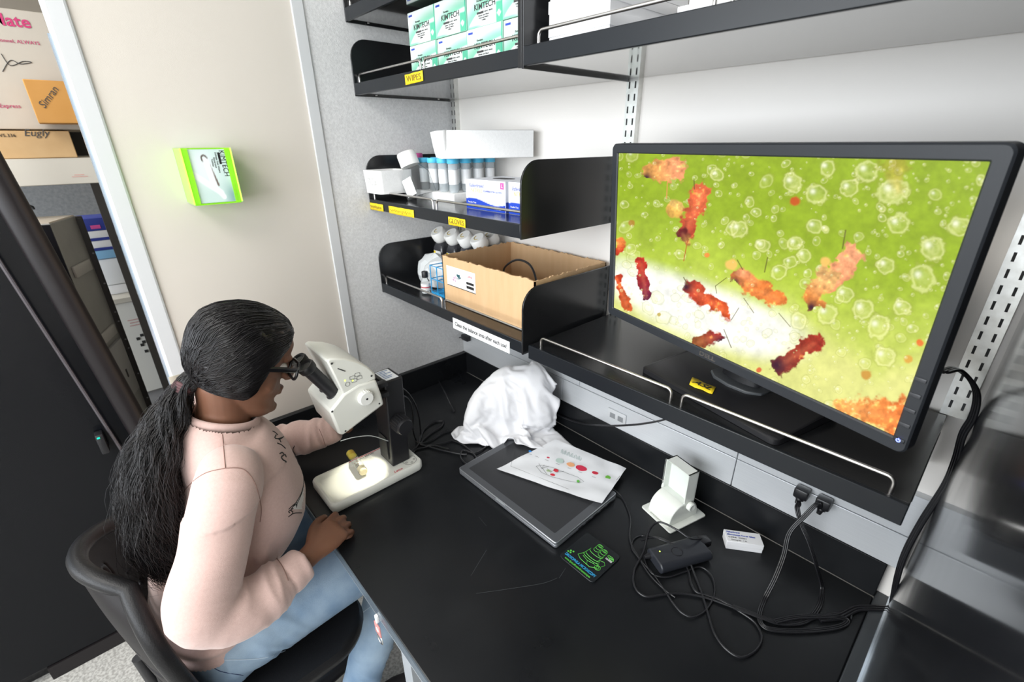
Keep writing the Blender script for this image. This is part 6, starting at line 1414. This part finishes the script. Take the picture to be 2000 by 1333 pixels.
# ---- jeans
M_jean = mat('light_denim', (.12, .205, .32), .85, col2=(.34, .44, .54), nscale=9, namt=1.0, bump=.35, bscale=900)
jn = MB(); jn.tube(crom([(.362, -1.045, .515), (.362, -1.042, .56), (.362, -1.035, .62), (.362, -1.03, .65)], 3), [(.112, .158)] * 3 + [(.116, .164)] * 3 + [(.108, .155)] * 3 + [(.105, .150)], 30, flat=FR)
for G, rs_ in ((LEG_R, [.098, .092, .082, .074, .066, .060, .052, .048]), (LEG_L, [.098, .092, .082, .074, .066, .060, .052, .048])):
    q = crom(G, 5); n_ = len(q); out = []
    for k in range(n_):
        f_ = k / (n_ - 1) * 7; i = min(int(f_), 6); out.append(rs_[i] + (rs_[i + 1] - rs_[i]) * (f_ - i))
    jn.tube(q, out, 26)
jme = ev_mesh(jn, [('REMESH', dict(mode='VOXEL', voxel_size=.0055, use_smooth_shade=True)), ('SMOOTH', dict(factor=.6, iterations=8))])
co = np.zeros(len(jme.vertices) * 3); jme.vertices.foreach_get('co', co); co = co.reshape(-1, 3); no = np.zeros(len(jme.vertices) * 3); jme.vertex_normals.foreach_get('vector', no); no = no.reshape(-1, 3)
nzs = np.array([noise.noise(Vector((p[0] * 9, p[1] * 9, p[2] * 9))) for p in co]); hipm = np.exp(-((co[:, 1] + .97) / .07) ** 2) + .8 * np.exp(-((co[:, 1] + .66) / .05) ** 2) + .5 * (co[:, 2] < .3)
co2 = co + no * (.004 * nzs + hipm * .0042 * (1 - 2.4 * np.abs(np.array([noise.noise(Vector((p[1] * 34 + p[2] * 16, p[0] * 7, p[2] * 9))) for p in co]))))[:, None]; co2[:, 2] = np.maximum(co2[:, 2], np.where((co2[:, 1] < -.76), .506 - 1.2 * (co2[:, 2] < .45), -1)); jme.vertices.foreach_set('co', co2.ravel()); jme.update()
bm = bmesh.new(); bm.from_mesh(jme); bvh_j = BVHTree.FromBMesh(bm); bm.free()
jo = link('jeans', jme, M_jean, pr, True, smooth=180)
M_stitch = mat('pale_stitch', (.50, .60, .70), .8)
seam('seam', [(440, 1290), (520, 1285), (600, 1255), (680, 1215), (725, 1185)], .0010, M_stitch, jo, bvh_j); seam('seam', [(408, 1297), (430, 1312), (475, 1320)], .0009, mat('navy_stitch', (.03, .05, .12), .8), jo, bvh_j)
# ---- shoes
for sx_, G in ((1, LEG_R), (-1, LEG_L)):
    ax, ay = G[-1][0], G[-1][1]
    s_ = build('shoe', MB().tube([(ax, ay - .045, .045), (ax, ay - .02, .050), (ax + .005 * sx_, ay + .05, .045), (ax + .008 * sx_, ay + .12, .034), (ax + .008 * sx_, ay + .165, .028)], [(.040, .032), (.050, .038), (.042, .042), (.032, .045), (.020, .034)], 20, flat=(.95, (0, 0, 1))).tube([(ax, ay - .01, .05), (ax, ay, .115)], [.045, .046], 18), mat('shoe_dark', (.05, .045, .05), .6), pr, True, smooth=80)
    build('sole', MB().prism([(x, y) for x, y in rrect(.088, .255, .042, 6, ax + .004 * sx_, ay + .058)], .0005, .024, 'z'), mat('sole_pale', (.55, .55, .52), .6), s_, True)
# badge hanging on the bench edge
bd_ = thing('key_tag', 'small pink and white tag with a ring hanging on the front edge of the bench', 'tag', (.752, -.787, .70))
build('tag_plate', MB().bb(.740, .764, -.792, -.789, .690, .722, .001), mat('pink_tag', (.62, .25, .24), .4), bd_, True); build('disc', MB().lathe([(.006, 0), (0, .001)], (.752, -.792, .706), Matrix.Rotation(PI / 2, 3, 'X'), 14), M_inkwhite, bd_, True)
build('ring', MB().tube([(.754 + .011 * math.cos(a), -.790, .676 + .012 * math.sin(a)) for a in [k * PI / 10 for k in range(20)]], .0012, 6, closed=True), M_steel, bd_, True)
build('clip', MB().bb(.744, .752, -.7905, -.7842, .722, .742, .001), M_inkwhite, bd_, True)
